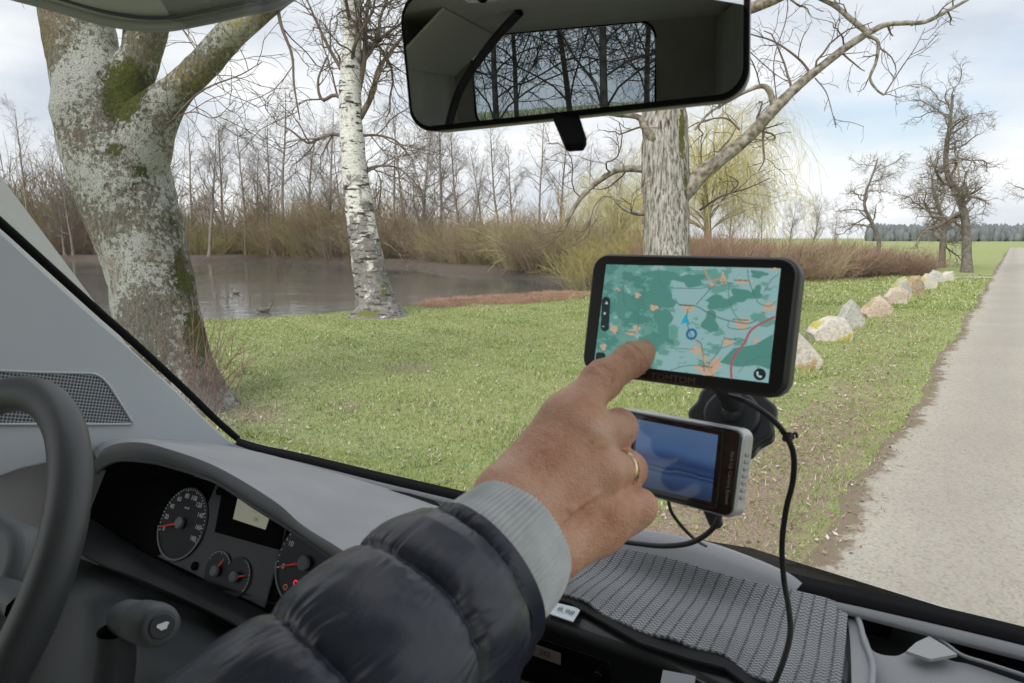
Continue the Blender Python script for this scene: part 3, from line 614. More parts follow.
# birch
m_birch = mat('birch_bark', (.62, .6, .57), .85, spec=.2); N = NT(m_birch); c = N.co('Object'); mp = N.n('Mapping'); mp.inputs['Scale'].default_value = (1, 1, 4.5); N.l(c, mp.inputs[0])
a = N.noise(mp.outputs[0], 2.6, 5, .65); b = N.noise(c, 22, 4, .6); sp_c = N.n('SeparateXYZ'); N.l(c, sp_c.inputs[0])
col = N.ramp(b, [(.3, (.36, .34, .32)), (.5, (.66, .65, .62)), (.7, (.78, .77, .75))])
low = N.n('MapRange'); N.l(sp_c.outputs[2], low.inputs[0]); low.inputs[1].default_value = .2; low.inputs[2].default_value = 3.6; low.inputs[3].default_value = .2; low.inputs[4].default_value = 0
gr = N.ramp(N.noise(c, 9, 6, .7), [(.35, (.10, .09, .08)), (.6, (.27, .255, .24)), (.75, (.42, .41, .39))])
col = N.mixc(N.step(N.math('ADD', N.noise(c, 2.2, 5, .65), low.outputs[0]), .53, .62), col, gr)
col = N.mixc(N.step(a, .54, .60), col, (.05, .045, .04)); mf = N.step(N.math('ADD', N.attr('moss').outputs['Fac'], N.math('MULTIPLY', N.math('SUBTRACT', N.noise(c, 9, 5), .5), 1.2)), .45, .6)
col = N.mixc(mf, col, (.13, .14, .04)); N.l(col, N.b.inputs['Base Color']); N.bump(N.math('ADD', a, b), .8, .02)
dB = 16.6
P, w, v, f = fat_limb([(377, 322), (376, 306), (371, 280), (363, 235), (357, 190), (352, 140), (350, 95), (352, 40), (351, -10), (354, -80), (350, -180), (352, -300)], [72, 44, 33, 29, 25, 24, 21, 19, 17, 14, 10, 4], dB, 110, 32, .07, 2)
pb = D(376, 310, dB); bt = empty('birch_tree', (pb.x, pb.y, 0)); tago(bt, 'white barked birch with black scars leaning at the pond edge', 'tree')
obj('trunk', v, f, m_birch, bt, attr={'moss': paint(v, [(384, 290, 16.3, .12, .3, .7), (372, 312, 16.3, .5, .12, .8), (374, 250, 16.3, .05, .5, .4)])})
g = np.random.default_rng(8); tb = {}
sp = [dict(n=1.7, t0=.0, ang=52, len=2.8, taper=.3, seg=8, wander=.22, up=.10, rr=.3, rmax=.055, rmin=.03, k=5, grav=.1), dict(n=3.6, t0=.12, ang=45, len=1.5, taper=.3, seg=6, wander=.24, up=.05, rr=.5, rmin=.012, k=4, grav=.3),
      dict(n=4.5, t0=.1, ang=42, len=.8, taper=.3, seg=4, wander=.25, up=0, rr=.6, rmin=.007, k=3, grav=.5), dict(n=4, t0=.1, ang=42, len=.4, taper=.3, seg=2, wander=.25, up=0, rr=.7, rmin=.005, k=3, grav=.5)]
i0 = 58; sprout(g, tb, P[i0:], w[i0:], 0, sp)
for pts, r0, r1 in (([(348, 140), (335, 134), (320, 138), (308, 143), (293, 132), (285, 127)], .055, .018), ([(354, 137), (375, 135), (395, 140), (404, 150)], .04, .015), ([(360, 118), (372, 95), (378, 70), (392, 50), (412, 25)], .08, .03),
                    ([(356, 100), (364, 60), (366, 20), (374, -30)], .09, .03), ([(349, 105), (335, 95), (322, 100), (318, 80), (328, 55)], .06, .02), ([(348, 80), (330, 50), (318, 25), (305, -5)], .06, .02), ([(357, 178), (380, 166), (402, 168)], .035, .012),
                    ([(352, 60), (385, 35), (420, 10)], .05, .02), ([(358, 172), (378, 166), (398, 168), (415, 182)], .04, .012)):
    Q = spline(dlist(pts, dB), 14); RQ = np.linspace(r0, r1, 14); tb['crown'].add(Q, RQ, 6); sprout(g, tb, Q, RQ, 1, sp)
tb['crown'].build('crown', m_twig, bt)

# right-hand trunk with the long limb
m_old = mat('bark_weathered', (.3, .28, .25), .95, spec=.15); N = NT(m_old); c = N.co('Object'); mp = N.n('Mapping'); mp.inputs['Scale'].default_value = (1, 1, .16); N.l(c, mp.inputs[0])
a = N.noise(mp.outputs[0], 22, 5, .65); b = N.noise(c, 5, 5, .6); dts = N.noise(c, 45, 3, .6)
col = N.ramp(a, [(.32, (.05, .042, .035)), (.44, (.20, .185, .165)), (.54, (.40, .38, .35)), (.70, (.55, .53, .50))]); col = N.mixc(N.math('MULTIPLY', N.step(b, .55, .7), .5), col, (.36, .30, .22))
mf = N.step(N.math('ADD', N.attr('moss').outputs['Fac'], N.math('MULTIPLY', N.math('SUBTRACT', N.noise(c, 11, 6, .7), .5), 1.5)), .45, .6)
col = N.mixc(mf, col, N.ramp(dts, [(.3, (.06, .06, .02)), (.7, (.16, .16, .05))])); N.l(col, N.b.inputs['Base Color']); N.bump(a, 1.0, .04)
dR = 14.0; VV, FF, nn_, limbs = [], [], 0, []
for pts, wd, n, kk, seed in (
    ([(672, 335), (670, 300), (667, 250), (666, 200), (665, 150), (663, 100), (660, 40), (657, -30), (650, -120), (640, -260)], [80, 52, 45, 44, 43, 43, 42, 40, 32, 14], 90, 44, 3),
    ([(668, 200), (684, 192), (700, 175), (722, 158), (748, 137), (775, 108), (800, 84), (822, 66), (845, 48), (868, 33)], [30, 20, 16, 13, 12, 11, 9.5, 8.5, 7.5, 6], 60, 16, 6),
    ([(868, 33), (885, 25), (905, 23), (925, 22), (945, 12), (960, 4), (985, -10), (1030, -30)], [6, 5, 4.5, 4, 4, 3.4, 3, 2], 24, 10, 7),
    ([(870, 34), (852, 20), (835, 6), (812, -6), (790, -20)], [6, 5, 5, 4.5, 4], 20, 10, 8),
    ([(868, 36), (878, 42), (876, 62), (870, 78), (877, 90), (884, 95)], [4, 3.8, 3.2, 2.8, 2.4, 2], 20, 8, 9),
    ([(774, 108), (770, 92), (762, 86), (745, 92), (725, 103), (708, 114), (695, 130)], [6.5, 5.5, 4.5, 3.5, 3, 2.5, 2], 24, 10, 10),
    ([(652, 172), (640, 169), (618, 170), (600, 180), (585, 193), (574, 208), (566, 226)], [9, 7, 6, 5.5, 5, 4, 3], 28, 12, 11),
    ([(652, 212), (636, 213), (622, 207), (612, 196)], [7, 5, 4, 2.5], 16, 10, 12),
    ([(655, 140, 13.7), (645, 128, 13.7), (638, 117, 13.7), (615, 114, 13.7), (590, 108, 13.7)], [10, 8, 6, 5, 3.5], 20, 10, 13),
    ([(660, 30), (700, 18), (750, 8), (790, -8), (850, -40)], [20, 14, 11, 10, 6], 30, 12, 14)):
    P, w, v, f = fat_limb(pts, wd, dR, n, kk, .08, seed); VV.append(v); FF.append(f + nn_); nn_ += len(v); limbs.append((P, w, v))
Vt = np.vstack(VV)
pb = D(671, 325, dR); rt = empty('old_tree', (pb.x, pb.y, 0)); tago(rt, 'straight pale trunk with one long bare limb reaching up to the right', 'tree')
n0_ = len(limbs[0][2]); Vt0 = Vt[:n0_]; F0_ = np.vstack(FF); F0t = F0_[F0_.max(1) < n0_]; F0l = F0_[F0_.min(1) >= n0_] - n0_
m_limb = bark('limb_bark', (.10, .085, .065), (.24, .21, .17), (.36, .34, .28), 9, 1.0); obj('limbs', Vt[n0_:], F0l, m_limb, rt)
obj('trunk', Vt0, F0t, m_old, rt, attr={'moss': paint(Vt0, [(683, 130, 13.6, .10, .8, .95), (686, 180, 13.7, .07, .6, .85), (690, 220, 13.7, .06, .5, .6), (725, 150, 13.8, .3, .2, .35), (600, 178, 14, .3, .1, .5)])})
g = np.random.default_rng(18); tb = {}
sp = [dict(n=1.6, t0=.1, ang=58, len=1.3, taper=.2, seg=7, wander=.33, up=.1, rr=.3, rmax=.03, rmin=.014, k=5, grav=.05), dict(n=3.0, t0=.1, ang=50, len=.75, taper=.3, seg=5, wander=.28, up=.1, rr=.55, rmin=.008, k=3),
      dict(n=5, t0=.1, ang=48, len=.35, taper=.3, seg=3, wander=.28, up=.1, rr=.6, rmin=.0045, k=3)]
for i in range(1, 10): sprout(g, tb, limbs[i][0], limbs[i][1], 0 if i not in (2, 4) else 1, sp)
for pts, r0, r1 in (([(765, 112), (763, 140), (764, 160), (758, 172)], .03, .01), ([(815, 78), (826, 92), (832, 112), (836, 128)], .014, .006), ([(884, 95), (900, 70), (915, 48), (925, 28)], .016, .006), ([(742, 45), (785, 80), (808, 70)], .012, .006),
                    ([(812, 76), (800, 60), (775, 42), (750, 34)], .03, .014), ([(777, 104), (774, 60), (786, 20), (788, -10)], .012, .01), ([(700, 210, 14.5), (722, 196, 14.5), (748, 188, 14.5), (770, 178, 14.5)], .03, .01), ([(722, 200, 14.5), (738, 184, 14.5), (730, 176, 14.5)], .02, .01),
                    ([(740, 130), (725, 118), (700, 122), (688, 128)], .025, .01), ([(884, 94), (905, 86), (925, 84)], .01, .005)):
    Q = spline(dlist(pts, 14), 14); RQ = np.linspace(r0, r1, 14); tb['crown'].add(Q, RQ, 6); sprout(g, tb, Q, RQ, 1, sp)
tb['crown'].build('crown', m_twig, rt)

# reddish shoots at the foot of the left tree
g = np.random.default_rng(77); tb = Tubes()
for i in range(46):
    b0 = D(196 + g.standard_normal() * 14, 395 + 8 * g.random(), 7.0 + .5 * g.random()); b0.z = 0
    P, R = grow_line(g, b0, (.15 + g.standard_normal() * .45, g.standard_normal() * .3, 1), .55 + .7 * g.random(), .0055, .0022, 6, .12, .2); tb.add(P, R, 4)
    for k in range(4): j = 1 + int(g.random() * 5); Q, RQ = grow_line(g, P[j], unit(P[j] - P[j - 1]) + g.standard_normal(3) * .4, .15 + .3 * g.random(), .003, .0015, 3, .15, .2); tb.add(Q, RQ, 3)
o = tb.build('sapling_shoots', mat('red_shoots', (.20, .10, .08), .8, (.30, .2, .15), 5)); tago(o, 'reddish leafless shoots sprouting at the foot of the lichen covered trunk', 'shoots')

# ------------------------------------------------------------------ boulders
def rock_mat(name, c1, c2, c3, ok=.5):
    m = mat(name, c1, .92, spec=.2); N = NT(m); c = N.co('Object'); a = N.noise(c, 3.2, 6, .65); b = N.noise(c, 14, 6, .7); d = N.noise(c, 2.2, 5, .6)
    col = N.ramp(b, [(.3, tuple(x * .55 for x in c1)), (.48, c1), (.7, c2)]); col = N.mixc(N.step(a, .52 + (.5 - ok) * .3, .60 + (.5 - ok) * .3), col, c3)
    col = N.mixc(N.math('MULTIPLY', N.step(N.noise(c, 40, 4, .7), .56, .64), .5), col, (.13, .12, .10)); N.l(col, N.b.inputs['Base Color']); N.bump(N.math('ADD', b, a), .9, .04); return m
white, grey, och, pink = (.58, .54, .47), (.46, .45, .42), (.46, .34, .18), (.56, .45, .36)
RK = [  # x0, x1, ytop, ybase, shape points (x,z in 0..1; top outline), material colours, label
    (770, 824, 330, 370, [(0, .1), (.1, .7), (.45, 1), (.62, .85), (1, .3), (.9, 0), (0, 0)], (white, (.62, .6, .57), och), 'ochre and white boulder half hidden by the navigation screen'),
    (812, 856, 320, 342, [(0, .45), (.1, .8), (.45, 1), (.8, .95), (1, .6), (.95, .1), (.1, 0)], (white, (.62, .6, .56), (.45, .40, .08)), 'long low boulder with yellow lichen, second from the navigation screen'),
    (839, 868, 302, 330, [(0, .35), (.25, .8), (.45, 1), (.65, .85), (.9, .35), (1, .1), (.1, 0)], (grey, (.5, .5, .48), (.36, .33, .2)), 'grey pointed boulder behind the long low lichen one'),
    (864, 899, 298, 318, [(0, .35), (.35, .9), (.55, 1), (.8, .6), (1, .15), (.9, 0), (.1, .1)], (pink, (.58, .45, .38), (.38, .34, .18)), 'wedge boulder with tilted pinkish face over bare earth'),
    (886, 911, 289, 305, [(0, .5), (.2, .9), (.7, 1), (1, .8), (.9, 0), (.1, 0)], (pink, (.6, .52, .46), white), 'flat topped pinkish boulder in front of the yellow capped one'),
    (893, 915, 279, 300, [(0, .4), (.3, .9), (.6, 1), (.85, .6), (1, 0), (.1, 0)], (grey, (.55, .54, .5), (.42, .38, .12)), 'tall grey boulder capped with yellow lichen'),
    (909, 925, 278, 296, [(0, .6), (.2, .95), (.7, 1), (.95, .6), (1, 0), (.1, 0)], ((.36, .27, .18), (.5, .44, .36), och), 'brown upright boulder right of the yellow capped one'),
    (921, 938, 276, 291, [(0, .6), (.3, 1), (.8, .9), (1, .5), (.9, 0), (.1, 0)], (white, (.55, .5, .45), och), 'round tan boulder before the two farthest ones'),
    (928, 946, 272, 284, [(0, .5), (.35, 1), (.8, .8), (1, .2), (.9, 0), (.1, 0)], (grey, (.58, .6, .62), grey), 'blue grey boulder, second farthest of the row'),
    (942, 955, 273, 282, [(0, .6), (.3, .9), (.9, 1), (1, .3), (.9, 0), (.1, 0)], (white, (.62, .59, .55), pink), 'small whitish boulder at the far end of the row')]
import mathutils
for k, (x0, x1, yt, yb, outl, cs, lab) in enumerate(RK):
    g = random.Random(k + 3); base = PZ((x0 + x1) / 2, yb - 1.5, 0); d = (base - CAM).dot(FWD); W = (x1 - x0) * d / FPX * 1.08; H = (yb - yt) * d / FPX * 1.06; bm = bmesh.new()
    for dep in (-.28, -.05, .22):
        for (u, z) in outl:
            sh = 1 - .28 * abs(dep) * 2 - .25 * (z > .6) * (abs(dep) > .1)
            bm.verts.new((base.x + (u - .5) * W * sh + g.uniform(-.02, .02) * W, base.y + .25 * W + dep * W * (1 - .3 * z) + g.uniform(-.02, .02), -.10 + z * (H + .10) * (1 if abs(dep) < .1 else g.uniform(.75, .95))))
    r = bmesh.ops.convex_hull(bm, input=bm.verts); bmesh.ops.delete(bm, geom=[e for e in r['geom_interior'] if isinstance(e, bmesh.types.BMVert)], context='VERTS')
    bmesh.ops.subdivide_edges(bm, edges=bm.edges, cuts=5, use_grid_fill=True); bmesh.ops.triangulate(bm, faces=bm.faces)
    for v in bm.verts:
        q = v.co * (1.6 / W); nrm = v.normal
        v.co += Vector((mnoise.noise(q * 1.5), mnoise.noise(q * 1.5 + Vector((9, 0, 0))), mnoise.noise(q * 1.5 + Vector((0, 9, 0))))) * .045 * W + Vector((mnoise.noise(q * 6), 0, mnoise.noise(q * 6 + Vector((5, 0, 0))))) * .02 * W
    o = bmobj('boulder', bm, rock_mat('boulder_stone', *cs), None, True); auto_smooth(o, 28); tago(o, lab, 'boulder', 'boulders in a row along the gravel track')

# ------------------------------------------------------------------ ducks on the pond
m_duck = mat('duck_feathers', (.08, .065, .05), .8, (.2, .17, .13), 20); m_bill = mat('duck_bill', (.35, .26, .05), .5)
def duck(px, py, heading, label, col):
    p = PZ(px, py, WATER_Z); tb = Tubes(); P = np.array([(-.24, 0, .10), (-.17, 0, .085), (-.08, 0, .07), (.03, 0, .07), (.12, 0, .08), (.17, 0, .10), (.19, 0, .15), (.20, 0, .21), (.235, 0, .25), (.275, 0, .25), (.30, 0, .245)])
    R = np.array([.012, .045, .085, .095, .08, .05, .034, .034, .045, .032, .012]); c, s = math.cos(heading), math.sin(heading); M = np.array([[c, -s, 0], [s, c, 0], [0, 0, 1]])
    v, f = tube_arrays(P, R, 14); e = empty('duck', p); tago(e, label, 'duck', 'ducks swimming on the pond'); o = obj('body', v @ M.T + np.array(p), f, m_duck, e); mod_sub(o, 1)
    v, f = tube_arrays(np.array([(.295, 0, .243), (.33, 0, .238), (.355, 0, .236)]), [.012, .012, .008], 8); obj('bill', v @ M.T + np.array(p), f, m_bill, e)
duck(236, 294, 2.8, 'dark duck swimming nearer the thick trunk', 0); duck(264, 312, .4, 'small dark duck swimming close to the near grassy bank', 0); duck(268, 257.5, 1, 'tiny duck floating near the far bank', 0)

# ------------------------------------------------------------------ trees standing behind the van (seen in the mirror)
tbm = bare_tree(300, 12, .105, [dict(n=2.2, t0=.12, ang=48, len=5.5, taper=.5, seg=8, wander=.2, up=.14, rr=.33, rmin=.02, k=5), dict(n=1.8, t0=.12, ang=45, len=2.4, taper=.4, seg=5, wander=.22, up=.1, rr=.5, rmin=.016, rel=.7),
      dict(n=4.2, t0=.1, ang=45, len=1.3, taper=.3, seg=3, wander=.22, up=.1, rr=.6, rmin=.008, rel=.8), dict(n=3.0, t0=.1, ang=45, len=.6, taper=.3, seg=2, wander=.22, up=.1, rr=.7, rmin=.006, rel=.8)], .06)
bk = thing_from(tbm, 'bare_tree', V(-.6, -15, -1.85 - .02), m_bark, m_twig, 'bare tree behind the van, seen only in the rear view mirror', 'tree', 'bare trees behind the van')
for i, (r, f, s) in enumerate([(-3.4, -17, .9), (2.2, -19, 1.0), (-6.0, -20, 1.1), (-1.9, -24, 1.15), (4.8, -16, .85), (.7, -27, 1.2), (-9, -26, 1.1), (-4.6, -29, 1.2), (3.5, -30, 1.3)]):
    copy_thing(bk, V(r, f, -1.87), i * 1.3, s)
pl = []
for i in range(34): q = V(-9 + 14 * random.Random(i).random(), -15 - 8 * random.Random(i + 50).random(), 0); pl.append((q.x, q.y, .9, .95, brown * .7))
merge_shrubs('rear_thicket', sv2, pl, m_brush, 'thicket behind the van, seen in the rear view mirror', 'thicket')
# ------------------------------------------------------------------ the van: shell and interior
van = empty('camper_van', V(-.2, 0, -1.85)); tago(van, 'camper van seen from inside its cab, grey dashboard and pillar trim', 'van')
m_dash = mat('dash_plastic', (.30, .31, .33), .45, (.355, .365, .385), 9, bump=.25, bscale=900, bdist=.0006, spec=.4)
N = NT(m_dash); sp_n = N.step(N.noise(N.co('Object'), 420, 2, .5), .70, .76); lk_ = N.b.inputs['Base Color'].links[0].from_socket; N.l(N.mixc(N.math('MULTIPLY', sp_n, .35), lk_, (.6, .6, .6)), N.b.inputs['Base Color'])
m_pillar = mat('pillar_plastic', (.49, .53, .57), .5, (.54, .58, .62), 3, bump=.2, bscale=900, bdist=.0005, spec=.4)
m_dark = mat('dark_plastic', (.035, .038, .043), .5, (.05, .053, .06), 4, bump=.3, bscale=700, bdist=.0006)
m_mid = mat('mid_plastic', (.085, .095, .105), .5, (.11, .12, .13), 4, bump=.3, bscale=700, bdist=.0006)
m_black = mat('black_rubber', (.008, .008, .009), .85, spec=.15); m_gloss = mat('black_gloss', (.006, .006, .008), .12)
m_liner = mat('roof_lining', (.74, .75, .70), .95, (.80, .80, .75), 8, bump=.3, bscale=500, bdist=.001); m_white = mat('white_paint', (.75, .75, .75), .3, coat=.5)
m_wall = mat('interior_lining', (.10, .10, .095), .9, (.13, .13, .12), 5)

def glass(name, tint, ior=1.45, rough=.0):
    m = bpy.data.materials.new(name); m.use_nodes = True; nt = m.node_tree; nt.nodes.clear(); o = nt.nodes.new('ShaderNodeOutputMaterial')
    t = nt.nodes.new('ShaderNodeBsdfTransparent'); t.inputs[0].default_value = (*tint, 1); g_ = nt.nodes.new('ShaderNodeBsdfGlossy'); g_.inputs['Roughness'].default_value = rough
    f = nt.nodes.new('ShaderNodeFresnel'); f.inputs[0].default_value = ior; x = nt.nodes.new('ShaderNodeMixShader'); g_.inputs[0].default_value = (.8, .8, .8, 1)
    nt.links.new(f.outputs[0], x.inputs[0]); nt.links.new(t.outputs[0], x.inputs[1]); nt.links.new(g_.outputs[0], x.inputs[2]); nt.links.new(x.outputs[0], o.inputs[0]); return m
m_glass = glass('windscreen_glass', (.97, .985, .975), 1.5); m_tint = glass('tinted_glass', (.28, .33, .37), 1.3)

# left edge of the windscreen, on the side plane r=-1.10
LE = [(-60, 172), (0, 223), (57, 275), (100, 314), (130, 340), (180, 386), (215, 420), (243, 444)]
le = [PPL(x, y, 'r', -1.10) for x, y in LE]; le_f = np.array([(p - CAM).dot(FV) for p in le]); le_z = np.array([(p - CAM).z for p in le])
zt = np.array([.36]); le_fz = lambda z: float(np.interp(z, np.r_[le_z[::-1], .36], np.r_[le_f[::-1], le_f[0] - (.36 - le_z[0]) * .9]))
def GF(r, z): return le_fz(z) + .13 * max(0, 1 - ((r + .21) / .89) ** 2) * min(1, max(0, (z + .385) / .35))
zs = np.linspace(le_z[-1] - .004, .36, 24); rs = np.linspace(-1.10, .68, 30)
gv = [V(r, GF(r, z), z) for z in zs for r in rs]; gfc = [(j * 30 + i, j * 30 + i + 1, (j + 1) * 30 + i + 1, (j + 1) * 30 + i) for j in range(23) for i in range(29)]
obj('windscreen', gv, gfc, m_glass, van)
# black rubber surround
tb = Tubes(); Ls = np.vstack([[list(V(-1.10, le_fz(z), z)) for z in np.linspace(.36, zs[0] + .02, 30)]]); tb.add(Ls + np.array(RV) * .004, np.full(len(Ls), .0065), 8)
seal0 = [(236, 437), (262, 445), (300, 453), (380, 472), (450, 488), (560, 515), (640, 535), (720, 554), (800, 575), (880, 593), (968, 613), (1100, 645), (1250, 680)]
z0 = -.372
r_top = [PPL(x, y, 'z', z0) for x, y in seal0]; r_bot = [PPL(x, y + np.interp(x, [236, 400, 560, 800, 1000], [7, 9, 10, 16, 17]), 'z', z0 - .006) for x, y in seal0]
v, f, uv = loft([[p + Vector((0, 0, -.03)) for p in r_top], r_top, r_bot, [p + Vector((0, 0, -.03)) for p in r_bot]], 60); tb.addm(v, f)
rsd = np.array([list(V(.68, GF(.68, z), z)) for z in np.linspace(zs[0], .36, 20)]); tb.add(rsd, np.full(20, .012), 8)
tp = np.array([list(V(r, GF(r, .36), .36)) for r in np.linspace(-1.1, .68, 20)]); tb.add(tp, np.full(20, .012), 8)
tb.build('windscreen_seal', m_black, van)

# pillar trim with loudspeaker grille
def poly_slab(name, pts, m, parent, thick, nrm, bev=.004):
    n = len(pts); vs = [Vector(p) for p in pts] + [Vector(p) + nrm * thick for p in pts]
    o = obj(name, vs, [tuple(range(n)), tuple(range(2 * n - 1, n - 1, -1))] + [(i, i + n, (i + 1) % n + n, (i + 1) % n) for i in range(n)], m, parent, False)
    bm = bmesh.new(); bm.from_mesh(o.data); bmesh.ops.recalc_face_normals(bm, faces=bm.faces); bm.to_mesh(o.data); bm.free(); mod_bevel(o, bev, 3, 30); auto_smooth(o, 40); return o
edge = spline([(x - 4, y + 4) for x, y in LE], 30)
pts = [PPL(x, y, 'r', -1.085) for x, y in edge] + [PPL(x, y, 'r', -1.085) for x, y in [(246, 452), (190, 452), (100, 452), (20, 470), (-60, 500), (-200, 540), (-260, 300), (-200, 100)]]
pil = poly_slab('pillar_trim', pts, m_pillar, van, .04, -RV, .008)
fl = Flat(V(-1.0845, .5, -.2), FV, ZV)
Og = [(-60, 368), (40, 372), (92, 373), (101, 377), (109, 386), (133, 424), (80, 424), (-60, 424)]
def inv_r(px, py): p = PPL(px, py, 'r', -1.0845) - fl.O; return p.dot(FV), p.dot(ZV)
m_gr = mat('speaker_mesh', (.28, .31, .34), .5); N = NT(m_gr); uvn = N.co('UV'); mpn = N.n('Mapping'); mpn.inputs['Scale'].default_value = (210, 210, 210); mpn.inputs['Rotation'].default_value = (0, 0, .3); N.l(uvn, mpn.inputs[0])
vo = N.n('TexVoronoi', i_Scale=1.0, i_Randomness=0.0); N.l(mpn.outputs[0], vo.inputs['Vector']); st = N.step(vo.outputs['Distance'], .30, .40)
N.l(N.mixc(st, (.03, .03, .035), (.30, .33, .36)), N.b.inputs['Base Color']); N.bump(st, .8, .001)
P_ = [inv_r(x, y) for x, y in Og]; fl.N = RV
vs = [fl.O + FV * x + ZV * y + RV * .002 for x, y in P_]
gr = obj('speaker_grille', vs, [tuple(range(len(vs)))], m_gr, pil, False, uv=np.array(P_))
t = Tubes(); Pc = resample(vs + [vs[0]], 80); t.add(Pc, np.full(80, .0022), 6); t.build('grille_rim', m_pillar, pil)

# dashboard top (grey): strip under the glass, pocket on the right
def rowz(pts, z, dy=0): return [PPL(x, y + dy, 'z', z) for x, y in pts]
dn = Vector((0, 0, -1))
rb = [(x, y + np.interp(x, [236, 400, 560, 800, 1000], [6, 8, 9, 14, 15])) for x, y in seal0]
top_rows = [rowz([(150, 437)] + rb, -.380), rowz([(150, 441)] + [(x, y + np.interp(x, [300, 800, 1000], [6, 10, 16])) for x, y in rb], -.3805),
            rowz([(150, 446)] + [(x, y + np.interp(x, [300, 800, 1000], [9, 14, 20])) for x, y in rb], -.386)]
v, f, uv = loft(top_rows, 90); tb = Tubes(); tb.addm(v, f)
# main sheet from behind the instrument hood to the centre
v, f, uv = loft([rowz([(330, 470), (380, 480), (420, 490), (450, 497), (560, 524), (640, 545), (700, 560), (800, 590), (850, 603)], -.393), rowz([(395, 545), (410, 545), (430, 545), (460, 550), (520, 562), (600, 585), (680, 605), (780, 640), (850, 660)], -.405),
                rowz([(400, 590), (420, 590), (440, 590), (460, 590), (500, 600), (575, 625), (650, 655), (720, 690), (840, 730)], -.418)], 60); tb.addm(v, f)
tb.build('dashboard', m_dash, van)
# raised hood of the tray in the centre
hp = [(548, 528), (585, 530), (640, 531), (700, 542), (745, 557), (785, 574), (812, 589), (835, 602)]
hz_ = [-.392, -.370, -.362, -.360, -.362, -.368, -.380, -.392]
crest = [PPL(x, y, 'z', z) for (x, y), z in zip(hp, hz_)]
v, f, uv = loft([[p + FV * .03 + dn * .05 for p in crest], [p + FV * .014 + dn * .004 for p in crest], crest, [PPL(x, y + q, 'z', z) for (x, y), z, q in zip([(555, 536), (590, 538), (640, 542), (700, 554), (745, 569), (785, 585), (815, 597), (838, 608)], [z - .006 for z in hz_], [0] * 8)],
                 [PPL(x, y, 'z', -.400) for x, y in [(560, 560), (590, 565), (640, 575), (700, 592), (745, 606), (785, 618), (815, 628), (838, 636)]]], 50)
o = obj('tray_hood', v, f, m_dash, van)
# right-hand end: pocket and big light panel
b_ = [(838, 604), (872, 614), (905, 626), (940, 642), (968, 655), (1030, 676), (1120, 705)]
c_ = [(853, 612), (866, 636), (885, 653), (905, 654), (922, 646), (935, 643), (960, 655)]
c_ = [(853, 614), (870, 648), (893, 656), (908, 651), (924, 645), (950, 660), (975, 666), (1060, 696), (1150, 725)]
B = rowz(b_, -.388); C = rowz(c_, -.394)
v, f, uv = loft([B, [p + dn * .05 + FV * -.004 for p in B], [p + dn * .05 for p in C], C], 50); obj('tray_pocket', v, f, m_dark, van)  # dark plastic stands in for the shade down in the pocket
v, f, uv = loft([C, rowz([(846, 640), (862, 668), (890, 690), (930, 700), (970, 708), (1000, 712), (1050, 720), (1100, 735), (1200, 760)], -.398), rowz([(836, 700), (850, 730), (890, 760), (950, 780), (1000, 790), (1040, 800), (1080, 810), (1160, 820), (1300, 850)], -.43)], 50); obj('side_panel', v, f, m_dash, van)
v, f, uv = loft([rowz([(840, 604), (846, 612), (850, 640), (852, 690)], -.390), rowz([(856, 611), (868, 640), (873, 660), (876, 700)], -.388)], 20, ); obj('panel_joint', v, f, m_dash, van)
cable('trim_ridge', [PPL(x, y, 'z', -.386) for x, y in [(846, 605), (854, 611), (860, 624), (864, 640), (870, 655), (873, 670), (870, 700)]], .0028, m_dash, van, 40)
cable('trim_ridge', rowz([(862, 612), (905, 626), (940, 640), (962, 655), (990, 664), (1050, 684)], -.3865), .0017, m_dash, van, 40)
wd = rowz([(906, 654), (916, 645), (929, 639), (944, 648), (957, 657), (930, 662)], -.386); o = obj('pocket_divider', wd, [(0, 1, 2, 3, 4, 5)], mat('divider_grey', (.40, .41, .41), .5), van, False); mod_solid(o, .003)

# black shelf under the cloth with rounded lip, radio slot below
lipx = [(380, 560), (460, 590), (540, 613), (600, 634), (665, 656), (703, 673), (760, 700), (840, 740)]
lip = rowz(lipx, -.412)
v, f, uv = loft([rowz([(480, 560), (520, 570), (560, 580), (620, 600), (690, 625), (760, 650), (820, 668), (860, 690)], -.4035), [p + FV * .035 + Vector((0, 0, .004)) for p in lip], lip, [p + dn * .006 - FV * .004 for p in lip], [p + dn * .016 - FV * .002 for p in lip],
                 [p + dn * .022 + FV * .012 for p in lip], [p + dn * .30 + FV * .015 for p in lip]], 60); m_shelf = mat('shelf_plastic', (.028, .029, .032), .3, (.04, .041, .045), 5, bump=.2, bscale=600, bdist=.0005)
shelf = obj('centre_shelf', v, f, m_shelf, van)
def pf0(pts, F_): return [PPL(x, y, 'f', F_) for x, y in pts]
Fl_ = (lip[2] - CAM).dot(FV) + .008; q = pf0([(519, 638), (562, 653), (559, 664), (519, 650)], Fl_)
rd = Flat((q[0] + q[1] + q[2] + q[3]) / 4, q[1] - q[0], q[0] - q[3]); w_, h_ = (q[1] - q[0]).length, (q[0] - q[3]).length
rad = slab(rd, rrect(.17, .030, .004), -.05, -.002, 'radio', m_gloss, van, .0015)
lcd = Flat(rd.O + rd.N * .0005, rd.X, rd.Y); lcd.rect(0, 0, w_, h_); lcd.build('radio_display', mat('radio_lcd', (.26, .22, .18), .4), rad)
lcd = Flat(rd.O + rd.N * .001, rd.X, rd.Y); lcd.text('2:05', .008, 0, .009); lcd.build('radio_digits', mat('lcd_digits', (.02, .02, .02), .5), rad)
rk = Flat(rd.O + rd.N * .001 + rd.X * (w_ * 1.35), rd.X, rd.Y); slab(rk, [(.006 * math.cos(a * .3), .006 * math.sin(a * .3)) for a in range(21)], -.002, .008, 'radio_knob', m_gloss, rad, .001)

